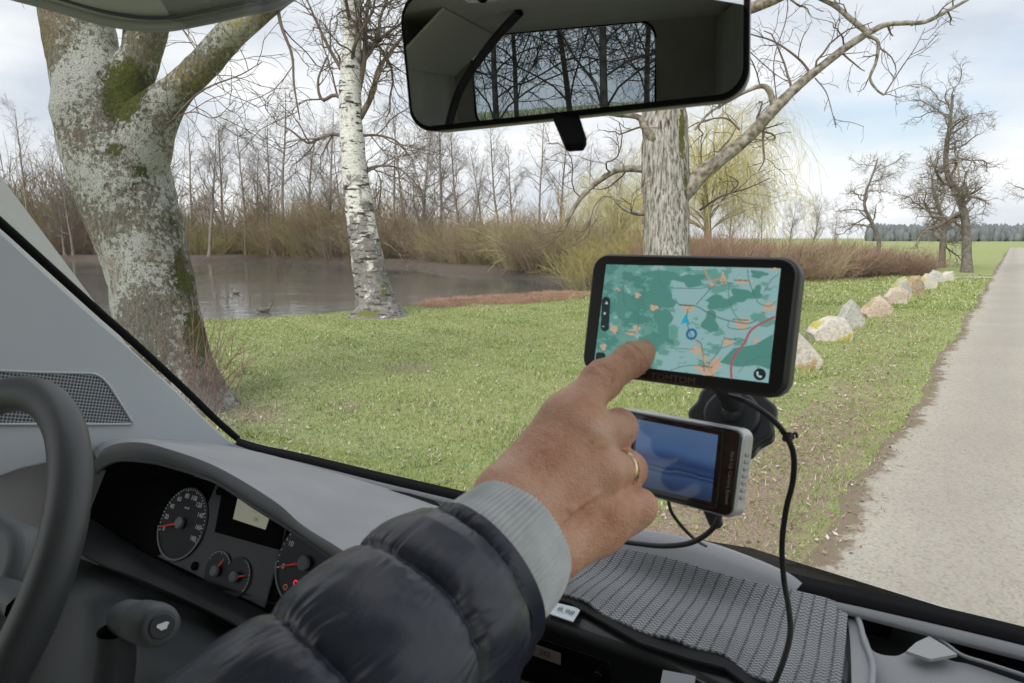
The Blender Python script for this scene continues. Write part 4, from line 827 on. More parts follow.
dsl = rowz([(388, 490), (410, 494), (434, 501), (441, 506), (425, 504), (400, 497)], -.3775); dso = obj('demister_slot', dsl, [(0, 1, 2, 3, 4, 5)], m_black, van, False); mod_solid(dso, .002, 0)
cable('dash_joint', rowz([(330, 478), (400, 500), (470, 522), (548, 545)], -.3915), .0011, m_black, van, 30, 6)
# instrument hood
FC = .47
c1 = [(97, 459), (103, 450), (118, 444), (140, 443), (163, 448), (214, 466), (272, 500), (303, 526), (341, 550), (380, 580), (430, 620)]
d1 = [(97, 472), (106, 464), (122, 459), (150, 461), (172, 466), (214, 480), (258, 508), (290, 528), (335, 560), (372, 592), (415, 632)]
Cc = [PPL(x, y, 'f', FC + .004) for x, y in c1]; Dd = [PPL(x, y, 'f', FC) for x, y in d1]
Bb = [PPL(x, y, 'f', f_) for (x, y), f_ in zip([(90, 450), (97, 444), (112, 440), (140, 439), (168, 442), (225, 455), (295, 480), (335, 500), (380, 520), (420, 545), (470, 590)], [.56] * 3 + [.57] * 4 + [.58] * 4)]
Aa = rowz([(60, 446), (80, 444), (110, 442), (150, 442), (190, 444), (250, 450), (330, 470), (390, 486), (440, 500), (480, 512), (540, 530)], -.394)
Mid = [(a * .55 + b * .45) + Vector((0, 0, .006)) for a, b in zip(Aa, Bb)]
v, f, uv = loft([Aa, Mid, Bb, [b * .35 + c * .65 + Vector((0, 0, .004)) for b, c in zip(Bb, Cc)], Cc], 70); o = obj('instrument_hood', v, f, m_dash, van)
v, f, uv = loft([[p + Vector((0, 0, .0008)) for p in Cc], [c * .6 + d * .4 - FV * .006 for c, d in zip(Cc, Dd)], Dd], 70); obj('hood_front', v, f, mat('hood_front_grey', (.15, .158, .165), .5, (.18, .19, .2), 4, bump=.3, bscale=800, bdist=.0006), van)
Ee = [p + FV * .085 + dn * .045 for p in Dd]; v, f, uv = loft([[p + Vector((0, 0, .001)) for p in Dd], [p + FV * .02 + dn * .002 for p in Dd], Ee], 60); obj('hood_lining', v, f, m_black, van)
cable('hood_edge', [p + Vector((0, 0, -.001)) for p in Dd], .0028, m_mid, van, 70)

# instruments on a tilted plane
tl = math.radians(27); cN = (-FV * math.cos(tl) + ZV * math.sin(tl)); cX = RV; cY = cN.cross(cX).normalized()
if cY.z < 0: cY = -cY
cO = D(230, 535, .93); ip = Flat(cO, cX, cY); ip.N = cN
def plate(name, pxs, m, parent, h0, h1, bev=.001):
    P = [ip.inv(x, y) for x, y in pxs]; return slab(ip, P, h0, h1, name, m, parent, bev)
clu = plate('instrument_panel', [(60, 430), (420, 560), (420, 700), (250, 640), (100, 560), (60, 520)], m_black, van, -.03, -.008)
m_face = mat('gauge_face', (.045, .05, .056), .4); m_cl = mat('cluster_grey', (.14, .15, .165), .45); m_mark = mat('gauge_marks', (.5, .53, .55), .5, emit=(.5, .53, .55), estr=.10); m_red = mat('needle_red', (.65, .05, .02), .5, emit=(.8, .06, .02), estr=.05)
m_ring = mat('gauge_ring', (.30, .33, .35), .35)
plate('cluster_plate', [(214, 484), (222, 486), (285, 526), (262, 608), (204, 580), (155, 556), (190, 540)], m_cl, clu, -.006, -.003)
def gauge(name, hub, R, a0, a1, nums, needle, nlen, hubr, label=None, tsize=.009, arc=True, ticks=10):
    hx, hy = ip.inv(*hub); F_ = Flat(ip.pt(hx, hy, 0), cX, cY); F_.N = cN
    g0 = slab(F_, [(R * math.cos(a * .157), R * math.sin(a * .157)) for a in range(40)], -.003, -.001, name, m_face, clu, 0)
    t = Flat(F_.O, cX, cY); t.N = cN; t.arc(0, 0, R * .985, R * .05, math.radians(a0 - 8), math.radians(a0 + 150 if arc else a1), .001); t.build('dial_ring', m_ring, g0)
    t = Flat(F_.O, cX, cY); t.N = cN; n = len(nums)
    for i, s in enumerate(nums):
        a = math.radians(a0 + (a1 - a0) * i / max(1, n - 1))
        if s: t.text(s, R * .74 * math.cos(a), R * .74 * math.sin(a), tsize, .0006)
    M = (n - 1) * ticks if n > 1 else 8
    for i in range(M + 1):
        a = math.radians(a0 + (a1 - a0) * i / M); c, s = math.cos(a), math.sin(a); r0 = R * (.87 if i % ticks == 0 else .91); w = .0005
        t.poly([(c * r0 - s * w, s * r0 + c * w), (c * r0 + s * w, s * r0 - c * w), (c * R * .955 + s * w, s * R * .955 - c * w), (c * R * .955 - s * w, s * R * .955 + c * w)], .0006)
    if label: t.text(label, 0, R * .42, .0055, .0006)
    t.build('dial_marks', m_mark, g0)
    a = math.radians(needle); c, s = math.cos(a), math.sin(a); nf = Flat(F_.O, cX, cY); nf.N = cN; w = .0013
    nf.poly([(-s * w * 1.3, c * w * 1.3), (s * w * 1.3, -c * w * 1.3), (c * nlen + s * w * .6, s * nlen - c * w * .6), (c * nlen - s * w * .6, s * nlen + c * w * .6)], .004); nf.build('needle', m_red, g0)
    hb = Flat(F_.O, cX, cY); hb.N = cN; slab(hb, [(hubr * math.cos(a * .314), hubr * math.sin(a * .314)) for a in range(20)], .001, .007, 'needle_cap', mat('needle_hub', (.26, .285, .31), .5), g0, .002); return g0
gauge('speedometer', (182, 523), .052, 204, -22, [str(i) for i in range(0, 200, 20)], 200, .042, .0085, 'km/h', .0095, ticks=4)
gauge('rev_counter', (306, 563), .052, 200, -20, ['0', '10', '20', '30', '40', '50'], 200, .042, .0095, None, .0095, ticks=5)
gauge('fuel_gauge', (217, 571), .026, 150, 40, ['', '', ''], 62, .021, .0075, None, .005, False, 4)
gauge('temperature_gauge', (236, 577), .026, 70, -30, ['', '', ''], 18, .021, .0075, None, .005, False, 4)
ld = plate('odometer_display', [(238.5, 497), (270, 514.5), (265, 529.5), (233.5, 519)], mat('odometer_lcd', (.42, .42, .33), .4, emit=(.42, .42, .33), estr=.16), clu, -.001, .001, 0)
t = Flat(ip.O, cX, cY); t.N = cN; x, y = ip.inv(257, 520); t.text('191', x, y, .008, .0018); x, y = ip.inv(256, 512); t.text('------', x, y, .005, .0018); t.build('odometer_digits', mat('lcd_ink', (.06, .06, .05), .6), ld)
plate('odometer_bezel', [(222, 488), (284, 521), (279, 550), (214, 532)], m_black, clu, -.003, -.001, 0)
t = Flat(ip.O, cX, cY); t.N = cN
for px, py in ((296, 583), (302, 589)): x, y = ip.inv(px, py); t.arc(x, y, .003, .0014, 0, 6.28, .001, 12)
t.build('warning_lamps', mat('warning_red', (.7, .02, .03), .5, emit=(1, .02, .05), estr=.55), clu)
t = Flat(ip.O, cX, cY); t.N = cN; x, y = ip.inv(286, 587); t.arc(x, y, .003, .001, 0, 6.28, .001, 12); t.build('warning_lamp', mat('warning_amber', (.5, .16, .03), .5, emit=(.6, .2, .03), estr=.15), clu)
for px, py in ((219, 491), (194, 566)): x, y = ip.inv(px, py); F_ = Flat(ip.pt(x, y), cX, cY); F_.N = cN; slab(F_, [(.006 * math.cos(a * .314), .006 * math.sin(a * .314)) for a in range(20)], -.003, .001, 'screw_cap', m_black, clu, .0008)

# lower surround, ledge and column shroud
def pf(pts, F_): return [PPL(x, y, 'f', F_) for x, y in pts]
up_ = [PP(x, y, ip.O, cN) for x, y in [(60, 500), (110, 530), (150, 556), (205, 583), (262, 610), (330, 650)]]
led = pf([(60, 540), (100, 562), (134, 575), (182, 596), (238, 624), (300, 660)], .46); m_low = mat('lower_plastic', (.040, .044, .050), .45, (.055, .06, .066), 4, bump=.3, bscale=700, bdist=.0006)
v, f, uv = loft([up_, [a * .5 + b * .5 + Vector((0, 0, .004)) for a, b in zip(up_, led)], led, [p + dn * .007 + FV * .002 for p in led], [p + dn * .009 + FV * .03 for p in led], [p + dn * .02 + FV * .035 for p in led]], 50); obj('lower_surround', v, f, m_low, van)
v, f, uv = loft([pf([(40, 545), (100, 566), (150, 590), (200, 612), (250, 645), (320, 680)], .50), pf([(40, 600), (90, 600), (140, 625), (200, 650), (240, 665), (300, 690)], .42), pf([(20, 700), (80, 700), (140, 710), (200, 710), (240, 715), (320, 730)], .40), pf([(0, 900), (80, 900), (140, 900), (200, 900), (240, 900), (320, 900)], .45)], 40)
obj('column_shroud', v, f, mat('shroud_plastic', (.07, .08, .09), .45, (.085, .095, .105), 4, bump=.3, bscale=700, bdist=.0006), van)
obj('lower_dashboard', [V(-1.1, .5, -.46), V(-.85, .5, -.46), V(-.3, .56, -.46), V(.68, .56, -.43), V(.68, .62, -1.2), V(-1.1, .62, -1.2)], [(0, 5, 4, 3, 2, 1)], m_dark, van, False)

# wiper stalk on the column
A = np.array(D(127, 618, .672)); Bp = np.array(D(161, 626, .603)); ax = unit(Bp - A); L_ = np.linalg.norm(Bp - A); prof = [(-.2, .006), (-.1, .016), (.0, .0175), (.42, .0185), (.44, .0172), (.47, .0172), (.49, .0195), (.80, .0195), (.92, .0185), (1.0, .0165), (1.01, .0125)]
P = np.array([A + ax * L_ * t for t, r in prof]); v, f = tube_arrays(P, [r for t, r in prof], 40); v = np.vstack([v, P[-1:]]); n0 = 40 * (len(prof) - 1)
stk = obj('control_stalk', v, [tuple(q) for q in f] + [(n0 + i, n0 + (i + 1) % 40, len(v) - 1) for i in range(40)], m_mid, van); 
E_ = Vector(ax); X_ = E_.cross(ZV).normalized() * -1; Y_ = E_.cross(X_).normalized(); Y_ = Y_ if Y_.z > 0 else -Y_
bt_ = Flat(Vector(P[-1]) + E_ * .0008, X_, Y_); bt_.N = -E_ if False else E_
slab(bt_, [(.0108 * math.cos(a * .2094), .0108 * math.sin(a * .2094)) for a in range(30)], 0, .002, 'stalk_button', m_dark, stk, .0008)
ht = Flat(Vector(P[-1]) + E_ * .0034, X_, Y_); ht.N = E_; ht.poly([(-.005, .001), (-.004, .003), (.004, .003), (.006, .001), (.004, -.001), (.003, -.003), (-.002, -.003), (-.003, -.001)], 0); ht.build('horn_symbol', m_mark, stk)
tb = Tubes(); P = spline([D(115, 630, .66), D(116, 660, .665), D(108, 710, .67), D(95, 790, .68)], 20); tb.add(P, np.linspace(.016, .022, 20), 16); tb.build('stalk_arm', m_low, stk)

# steering wheel
wC = D(-66, 576, .66); t_ = math.radians(32); wN = (-FV * math.cos(t_) + ZV * math.sin(t_)); wX = RV; wY = wN.cross(wX).normalized()
wh = empty('steering_wheel', (0, 0, 0)); bpy.data.objects.remove(wh)
R0, r0 = .190, .0195; nU, nV = 96, 20; vs = []
for i in range(nU):
    a = 2 * math.pi * i / nU; c = wC + (wX * math.cos(a) + wY * math.sin(a)) * R0; e1 = wX * math.cos(a) + wY * math.sin(a)
    for j in range(nV): b = 2 * math.pi * j / nV; vs.append(c + e1 * math.cos(b) * r0 + wN * math.sin(b) * r0 * .92)
fs = [(i * nV + j, ((i + 1) % nU) * nV + j, ((i + 1) % nU) * nV + (j + 1) % nV, i * nV + (j + 1) % nV) for i in range(nU) for j in range(nV)]
m_rim = mat('wheel_rim', (.045, .05, .055), .42, (.06, .065, .07), 5, bump=.3, bscale=800, bdist=.0006)
whl = obj('steering_wheel', vs, fs, m_rim, van)
hub = Flat(wC - wN * .03, wX, wY); hub.N = wN; slab(hub, rrect(.17, .13, .05), -.03, .01, 'wheel_hub', m_mid, whl, .01)
tb = Tubes()
for a in (5, 175, -60, -120): a = math.radians(a); d_ = wX * math.cos(a) + wY * math.sin(a); tb.add(np.array([list(wC - wN * .03 + d_ * .05), list(wC - wN * .02 + d_ * .12), list(wC + d_ * .168)]), [.018, .014, .012], 10)
tb.build('wheel_spokes', m_mid, whl)
cable('wheel_column', [wC - wN * .03, wC - wN * .07, wC - wN * .10], .035, m_dark, van, 12, 20)

# sun visor at the top left
bot = [(-90, -60), (-20, -16), (57, 7), (110, 22), (160, 27), (205, 20), (245, 11), (280, 3), (330, -30)]
q0_ = [D(x, y, .60) for x, y in bot]; m_vis = mat('visor_grey', (.70, .72, .68), .8, (.78, .80, .76), 6, bump=.2, bscale=500, bdist=.0005)
v, f, uv = loft([[p + Vector((0, 0, .15)) - FV * .12 for p in q0_], [p + Vector((0, 0, .05)) - FV * .045 for p in q0_], [p + Vector((0, 0, .012)) - FV * .012 for p in q0_], q0_], 50); vis = obj('sun_visor', v, f, m_vis, van); mod_solid(vis, .016, 1)
cable('visor_edge', [p - UPV * .0 for p in q0_], .0045, mat('visor_piping', (.50, .52, .49), .6), vis, 60, 8)
cable('visor_seam', [D(x, y - 9, .592) for x, y in bot[1:-1]], .0016, m_mid, vis, 50, 6)

# ------------------------------------------------------------------ rear-view mirror
M0 = D(561, 44, .455); Wn = V(-.52, -3.2, .42); mn = ((CAM - M0).normalized() + (Wn - M0).normalized()).normalized()
mX = ZV.cross(mn).normalized(); mX = mX if mX.dot(RV) > 0 else -mX; mY = mn.cross(mX).normalized(); mY = mY if mY.z > 0 else -mY
_c, _s = math.cos(math.radians(2.2)), math.sin(math.radians(2.2)); mX, mY = mX * _c + mY * _s, mY * _c - mX * _s
mf = Flat(M0, mX, mY); mf.N = mn
def mo(w, h, r):
    P = rrect(w, h, r, 10); return [(x, y + .006 * (1 - (x / (w / 2)) ** 2) * (1 if y > 0 else .0)) for x, y in P]
hs = slab(mf, mo(.240, .094, .018), -.034, -.001, 'rear_view_mirror', mat('mirror_case', (.018, .018, .02), .4), van, .008, 5)
bz = slab(mf, mo(.240, .094, .018), -.006, .0008, 'mirror_rim', m_black, hs, .002)
m_mir = bpy.data.materials.new('mirror_glass'); m_mir.use_nodes = True; b = m_mir.node_tree.nodes['Principled BSDF']; b.inputs['Metallic'].default_value = 1; b.inputs['Roughness'].default_value = .0; b.inputs['Base Color'].default_value = (.94, .96, .95, 1)
mg = Flat(M0 + mn * .0016, mX, mY); mg.N = mn; mg.poly(mo(.233, .087, .015), 0); o = mg.build('mirror_glass', m_mir, hs)
st_ = [M0 - mn * .03 + mY * .01, M0 - mn * .055 + mY * .03, V(-.2, GF(-.2, .2) - .012, .2)]; cable('mirror_stem', st_, .009, m_black, hs, 16, 12)
lv = [D(566, 121, .47), D(572, 134, .455), D(578, 144, .448)]; bm = bmesh.new()
tq = [D(553, 118, .47), D(578, 114, .47), D(587, 142, .448), D(584, 148, .448), D(568, 149, .448), D(565, 146, .448)]
o = obj('dipping_lever', tq, [tuple(range(6))], m_black, hs, False); mod_solid(o, .006, 0); mod_bevel(o, .0015, 2)

# ------------------------------------------------------------------ shell: roof, walls, floor, rear
def quad(name, pts, m, parent=van, th=.0): o = obj(name, pts, [tuple(range(len(pts)))], m, parent, False); (mod_solid(o, th, 0) if th else None); return o
rL, rR, fB, zF, zR = -1.15, .73, -3.3, -1.25, .52
def wallx(r, name):
    f0, f1, wz0, wz1 = -1.0, .14, -.45, .40; bm = bmesh.new(); n_ = RV
    for a0, a1, b0, b1 in ((fB, -2.5, zF, zR), (-2.5, -1.3, zF, -.2), (-2.5, -1.3, .3 if r > 0 else -.2, zR), (-1.3, f0, zF, zR), (f0, f1, zF, wz0), (f0, f1, wz1, zR), (f1, .22, zF, zR), (.22, .84, zF, -.50)):  # right wall's rear opening added, cab openings enlarged, to let in more light
        c = V(r, (a0 + a1) / 2, (b0 + b1) / 2); box(bm, c, .04, a1 - a0, b1 - b0, RV, FV, ZV)
    bmobj(name, bm, m_wall if False else m_liner, van)
wallx(rL - .02, 'side_wall'); wallx(rR + .02, 'side_wall')
obj('side_wall_front', [V(rL, .2, -.5), V(rL, .80, -.5), V(rL, le_fz(-.3), -.3), V(rL, le_fz(0), 0), V(rL, le_fz(.36), .36), V(rL, .2, .52)], [(0, 1, 2, 3, 4, 5)], m_white, van, False)
obj('side_wall_front', [V(rR, .2, -.5), V(rR, .80, -.5), V(rR, le_fz(-.3), -.3), V(rR, le_fz(0), 0), V(rR, le_fz(.36), .36), V(rR, .2, .52)], [(0, 1, 2, 3, 4, 5)], m_white, van, False)
bm = bmesh.new(); ff = le_fz(.36) + .06
for ra, rb_, fa, fb_ in ((rL, rR, -.5, ff), (rL, rR, fB, -2.0), (rL, -.8, -2.0, -.5), (.4, rR, -2.0, -.5)): box(bm, V((ra + rb_) / 2, (fa + fb_) / 2, zR), rb_ - ra + .04, fb_ - fa, .04, RV, FV, ZV)
bmobj('roof_lining', bm, m_liner, van); obj('added_light_hatch', [V(-.8, -2.0, zR + .03), V(.4, -2.0, zR + .03), V(.4, -.5, zR + .03), V(-.8, -.5, zR + .03)], [(0, 1, 2, 3)], glass('light_hatch_glass', (.8, .82, .82)), van, False)  # unseen roof opening and its pane, added to brighten the cabin
obj('roof_header', [V(rL, ff, .52), V(rR, ff, .52), V(rR, ff + .02, .355), V(.3, ff + .10, .355), V(-.2, ff + .13, .355), V(-.7, ff + .10, .355), V(rL, ff + .02, .355)], [(0, 1, 2, 3, 4, 5, 6)], m_liner, van, False)
bm = bmesh.new(); box(bm, V((rL + rR) / 2, (fB + .85) / 2, zF), rR - rL + .08, .85 - fB, .04, RV, FV, ZV); bmobj('floor', bm, mat('floor_vinyl', (.35, .33, .30), .6), van)
# rear wall with rounded window
wc, wz, ww, wh_ = -.52, .25, 1.04, .50; inner = [(wc + x, wz + y) for x, y in rrect(ww, wh_, .09, 8)]
nI = len(inner); cen = [(rR, zR), (rL, zR), (rL, zF), (rR, zF)]; vs = [V(x, fB + .06, y) for x, y in inner] + [V(x, fB + .06, y) for x, y in cen]; fs = []
q_ = nI // 4
for k in range(4):
    for i in range(q_ - 1): fs.append((k * q_ + i, k * q_ + i + 1, nI + k))
    fs.append((k * q_ + q_ - 1, (k * q_ + q_) % nI, nI + (k + 1) % 4, nI + k))
rwm = mat('rear_lining', (.34, .34, .32), .9, (.4, .4, .38), 5); o = obj('rear_wall', vs, fs, rwm, van, False); mod_solid(o, .04, 0)
o = obj('rear_window', [V(x, fB + .05, y) for x, y in inner], [tuple(range(nI))], m_tint, van, False)
tb = Tubes(); Pw = np.array([list(V(x, fB + .085, y)) for x, y in inner + inner[:1]]); tb.add(Pw, np.full(len(Pw), .006), 8); tb.build('rear_window_seal', m_black, van)
# things the mirror shows: grab rail, added wardrobe, seat belt post
bm = bmesh.new(); box(bm, V(.50, -2.2, -.2), .40, 1.7, 1.35, RV, FV, ZV); lk = bmobj('added_wardrobe', bm, rwm, van); mod_bevel(lk, .02, 3)  # added bulk that keeps the mirror's right part dark
cable('grab_handle', [V(-.60, -1.2, .49), V(-.60, -1.22, .42), V(-.60, -1.36, .42), V(-.60, -1.38, .49)], .011, m_black, van, 24)
for sgn, rr_ in ((1, rL), (-1, rR)): cv = obj('cove_trim', [V(rr_ + sgn * .01, -3.2, .30), V(rr_ + sgn * .26, -3.2, .495), V(rr_ + sgn * .26, -2.02, .495), V(rr_ + sgn * .01, -2.02, .30)], [(0, 1, 2, 3)], mat('cove_cream', (.80, .80, .74), .7), van, False); mod_solid(cv, .01, 0)
cable('roof_bar', [V(-.62, -2.3, .49), V(-.78, -2.42, .38), V(-.96, -2.5, .20), V(-1.08, -2.55, -.05)], .020, m_dark, van, 24, 16)
bm = bmesh.new(); box(bm, V(-1.06, -1.1, .0), .08, .10, 1.0, RV, FV, ZV); pq = bmobj('door_post', bm, m_dark, van); mod_bevel(pq, .02, 3)
# bonnet and front
obj('bonnet', [V(rL, .86, -.47), V(-.2, 1.0, -.46), V(rR, .86, -.47), V(rR - .05, 1.45, -.74), V(-.2, 1.62, -.76), V(rL + .05, 1.45, -.74), V(rR - .05, 1.55, -1.55), V(-.2, 1.72, -1.55), V(rL + .05, 1.55, -1.55), V(rL, .86, -1.55), V(rR, .86, -1.55)],
    [(0, 5, 4, 1), (1, 4, 3, 2), (5, 8, 7, 4), (4, 7, 6, 3), (0, 9, 8, 5), (2, 3, 6, 10)], m_white, van, False)
obj('firewall', [V(rL, .84, -.425), V(rR, .84, -.425), V(rR, .86, -1.5), V(rL, .86, -1.5)], [(0, 1, 2, 3)], m_black, van, False)
# ------------------------------------------------------------------ navigation device
def frame4(tl, tr, br, bl):
    P = [D(*q) for q in (tl, tr, br, bl)]; c = (P[0] + P[1] + P[2] + P[3]) / 4; X = ((P[1] - P[0]) + (P[2] - P[3])).normalized(); Y = ((P[0] - P[3]) + (P[1] - P[2])); Y = (Y - X * Y.dot(X)).normalized()
    w = ((P[1] - P[0]).length + (P[2] - P[3]).length) / 2; h = ((P[0] - P[3]).length + (P[1] - P[2]).length) / 2; f = Flat(c, X, Y); return f, w, h
nv, w, h = frame4((592, 252, .487), (800, 257, .405), (786, 400, .405), (580, 373, .487))
m_case = mat('device_case', (.012, .012, .014), .35, coat=.2); m_side = mat('device_side', (.035, .035, .037), .5)
nav = empty('navigation_device', nv.O); tago(nav, 'black navigation screen showing a green road map, touched by the fingertip', 'navigation device')
slab(nv, rrect(w, h, .012, 10), -.020, -.002, 'casing', m_side, nav, .004, 4)
slab(nv, rrect(w - .003, h - .003, .011, 10), -.004, 0, 'bezel', m_case, nav, .0012, 3)
def em(name, c, s=.5, rough=.25): return mat(name, (0.01, 0.01, 0.01), rough, emit=c, estr=s)
ES = .36
sc4 = [nv.inv(x, y) for x, y in [(606.5, 264.5), (781, 268.5), (768.5, 383), (594.5, 361.5)]]
m_map = em('map_land', (.33, .53, .52), ES); N = NT(m_map); uvn = N.co('UV'); n1 = N.noise(uvn, 5, 6, .6); n2 = N.noise(uvn, 16, 5, .65); sx = N.n('SeparateXYZ'); N.l(uvn, sx.inputs[0])
bias = N.n('MapRange'); N.l(sx.outputs[0], bias.inputs[0]); bias.inputs[1].default_value = .25; bias.inputs[2].default_value = .55; bias.inputs[3].default_value = .12; bias.inputs[4].default_value = -.05
tot = N.math('ADD', N.math('ADD', n1, N.math('MULTIPLY', N.math('SUBTRACT', n2, .5), .35)), bias.outputs[0])
cc = N.mixc(N.step(tot, .50, .515), (.30, .50, .50), (.15, .36, .31)); cc = N.mixc(N.step(tot, .61, .625), cc, (.085, .26, .22)); N.l(cc, N.b.inputs['Emission Color'])
uvq = [(0, 1), (1, 1), (1, 0), (0, 0)]
scr = obj('screen', [nv.pt(x, y, .0004) for x, y in sc4], [(0, 3, 2, 1)], m_map, nav, False, uv=np.array(uvq, float))
def cp(cx, cy): return nv.inv(570 + cx * .2344, 245 + cy * .2344)
def marks(name, m, polys=(), lines=(), parent=scr, hgt=.0008):
    f = Flat(nv.O, nv.X, nv.Y)
    for P in polys: f.poly([cp(*q) for q in P], hgt)
    for P, wd in lines: f.line([cp(*q) for q in P], wd, hgt)
    return f.build(name, m, parent)
def blob(cx, cy, rx, ry, seed, n=22):
    g = random.Random(seed); ph = [g.random() * 6 for _ in range(3)]
    return [(cx + rx * (1 + .22 * math.sin(3 * a + ph[0]) + .14 * math.sin(5 * a + ph[1]) + .08 * math.sin(9 * a + ph[2])) * math.cos(a), cy + ry * (1 + .22 * math.sin(3 * a + ph[0]) + .14 * math.sin(5 * a + ph[1])) * math.sin(a)) for a in [i * 2 * math.pi / n for i in range(n)]]
marks('map_forest', em('forest_green', (.095, .28, .235), ES), [blob(380, 225, 60, 62, 1), blob(600, 330, 32, 48, 2), blob(640, 245, 62, 28, 3), blob(735, 215, 55, 28, 4), blob(520, 150, 55, 28, 5), blob(400, 140, 55, 35, 9), blob(400, 330, 35, 60, 10), blob(800, 200, 18, 30, 6), blob(805, 125, 35, 16, 7), [(640, 500), (700, 440), (790, 425), (868, 380), (862, 440), (858, 500), (852, 530), (800, 512), (720, 520), (690, 515)], blob(230, 250, 40, 60, 8), blob(350, 420, 50, 40, 11)], hgt=.0006)
marks('map_towns', em('town_peach', (.60, .42, .30), ES), [blob(x, y, a, b, i + 30) for i, (x, y, a, b) in enumerate([(735, 335, 32, 24), (675, 415, 22, 18), (850, 265, 26, 18), (505, 270, 26, 12), (590, 530, 50, 24), (540, 450, 22, 16), (360, 268, 18, 12), (190, 360, 16, 14), (145, 435, 13, 14), (285, 355, 16, 12), (265, 375, 26, 8), (290, 215, 12, 12), (620, 500, 20, 18), (655, 145, 12, 24), (610, 170, 16, 8), (795, 408, 14, 10), (205, 190, 14, 6), (740, 155, 34, 10), (575, 480, 14, 10), (875, 105, 18, 6)])], hgt=.0008)
marks('map_roads', em('road_grey', (.10, .20, .22), ES), (), [([(450, 230), (470, 255), (540, 262), (590, 290), (650, 315), (690, 325), (760, 335), (800, 320)], .0007), ([(540, 255), (600, 190), (640, 160), (700, 165)], .0006), ([(380, 95), (385, 150), (400, 180), (480, 185), (560, 185), (605, 175)], .0005), ([(680, 165), (680, 230), (700, 290), (735, 330)], .0005),
    ([(505, 275), (500, 320), (520, 390), (560, 420), (570, 480), (575, 540)], .0007), ([(240, 110), (230, 200), (240, 260), (290, 300), (290, 360)], .0005), ([(760, 105), (765, 150), (800, 240), (850, 262), (880, 240)], .0005), ([(390, 435), (440, 440), (530, 445)], .0004), ([(680, 325), (678, 352), (735, 360), (775, 352)], .0005),
    ([(655, 405), (640, 450), (600, 500), (590, 530)], .0005), ([(600, 435), (650, 440), (690, 425), (740, 405)], .0004), ([(430, 535), (500, 515), (590, 515)], .0005), ([(165, 195), (210, 190), (260, 150), (330, 130)], .0004), ([(720, 545), (760, 500), (810, 480), (862, 470)], .0004), ([(830, 200), (860, 150), (890, 125)], .0005)], hgt=.0009)
marks('map_main_roads', em('road_orange', (.55, .33, .15), ES), (), [([(570, 95), (600, 150), (650, 145), (670, 165)], .0009), ([(505, 275), (520, 260)], .001), ([(520, 385), (560, 440), (575, 500), (620, 560)], .0008), ([(595, 540), (625, 500), (650, 480)], .0007)], hgt=.0010)
marks('map_motorway', em('road_red', (.42, .12, .13), ES), (), [([(692, 572), (690, 520), (705, 470), (745, 420), (770, 370), (800, 345), (840, 325), (876, 306)], .0014)], hgt=.0011)
m_place = em('place_dark', (.06, .10, .12), ES)
for cx, cy, wd in ((505, 258, .010), (738, 320, .011), (690, 402, .008), (738, 152, .009), (265, 372, .009), (505, 436, .0), (590, 520, .008)):
    f = Flat(nv.O, nv.X, nv.Y); x, y = cp(cx, cy)
    if wd < .001: continue
    for k in range(int(wd / .0011)): f.rect(x - wd / 2 + k * .0011, y, .0007, .0008 if k % 3 else .0012, .0013)
    f.build('map_place_name', m_place, scr)
f = Flat(nv.O, nv.X, nv.Y); f.poly([cp(*q) for q in [(495, 298), (514, 342), (496, 333), (475, 340)]], .0016); f.build('position_arrow', em('arrow_blue', (.02, .42, .62), ES), scr)
f = Flat(nv.O, nv.X, nv.Y); f.poly([cp(*q) for q in [(497, 298), (517, 344), (506, 336)]], .0015); f.build('arrow_side', em('arrow_dark', (.02, .12, .22), ES), scr)
f = Flat(nv.O, nv.X, nv.Y); x, y = cp(522, 381); f.arc(x, y, .0030, .0016, 0, 6.2832, .0016, 24); f.poly([cp(*q) for q in [(512, 396), (532, 396), (521, 408)]], .0015); f.build('destination_pin', em('pin_blue', (.02, .16, .36), ES), scr)
f = Flat(nv.O, nv.X, nv.Y); x, y = cp(155, 295); f.O = nv.pt(x, y); f.Y = (nv.Y - nv.X * .07).normalized(); m_bt = em('button_black', (.012, .025, .03), ES); f.poly(rrect(.0066, .0245, .0032), .0014); f.build('zoom_button', m_bt, scr); f = Flat(nv.pt(*cp(134, 478)), nv.X, nv.Y); f.poly(rrect(.0075, .0065, .002), .0014); f.build('menu_button', m_bt, scr); f = Flat(nv.O, nv.X, nv.Y); x, y = cp(812, 552); f.disc(x, y, .0037, .0014); f.build('call_button', m_bt, scr)
f = Flat(nv.O, nv.X, nv.Y); x, y = cp(161, 247); f.poly([(x, y + .0012), (x - .0013, y - .001), (x + .0013, y - .001)], .0018); x, y = cp(153, 293); f.disc(x, y, .0009, .0018, 12); x, y = cp(147, 348); f.rect(x, y, .0018, .0005, .0018); m_ic = em('icon_white', (.55, .62, .62), ES); f.build('zoom_icon', m_ic, scr); f = Flat(nv.O, nv.X, nv.Y); x, y = cp(812, 552)
f.arc(x + .0008, y + .0008, .0023, .0010, math.radians(180), math.radians(270), .0018, 10); f.disc(x - .0013, y + .0009, .0007, .0018, 10); f.disc(x + .0009, y - .0013, .0007, .0018, 10); f.build('handset_icon', m_ic, scr)
f = Flat(nv.O, nv.X, nv.Y); x, y = nv.inv(673, 378); f.text('TOMTOM', x, y - .0005, .0062, .0006, 0, 1.15); f.build('bezel_lettering', mat('lettering', (.16, .10, .09), .4), nav)
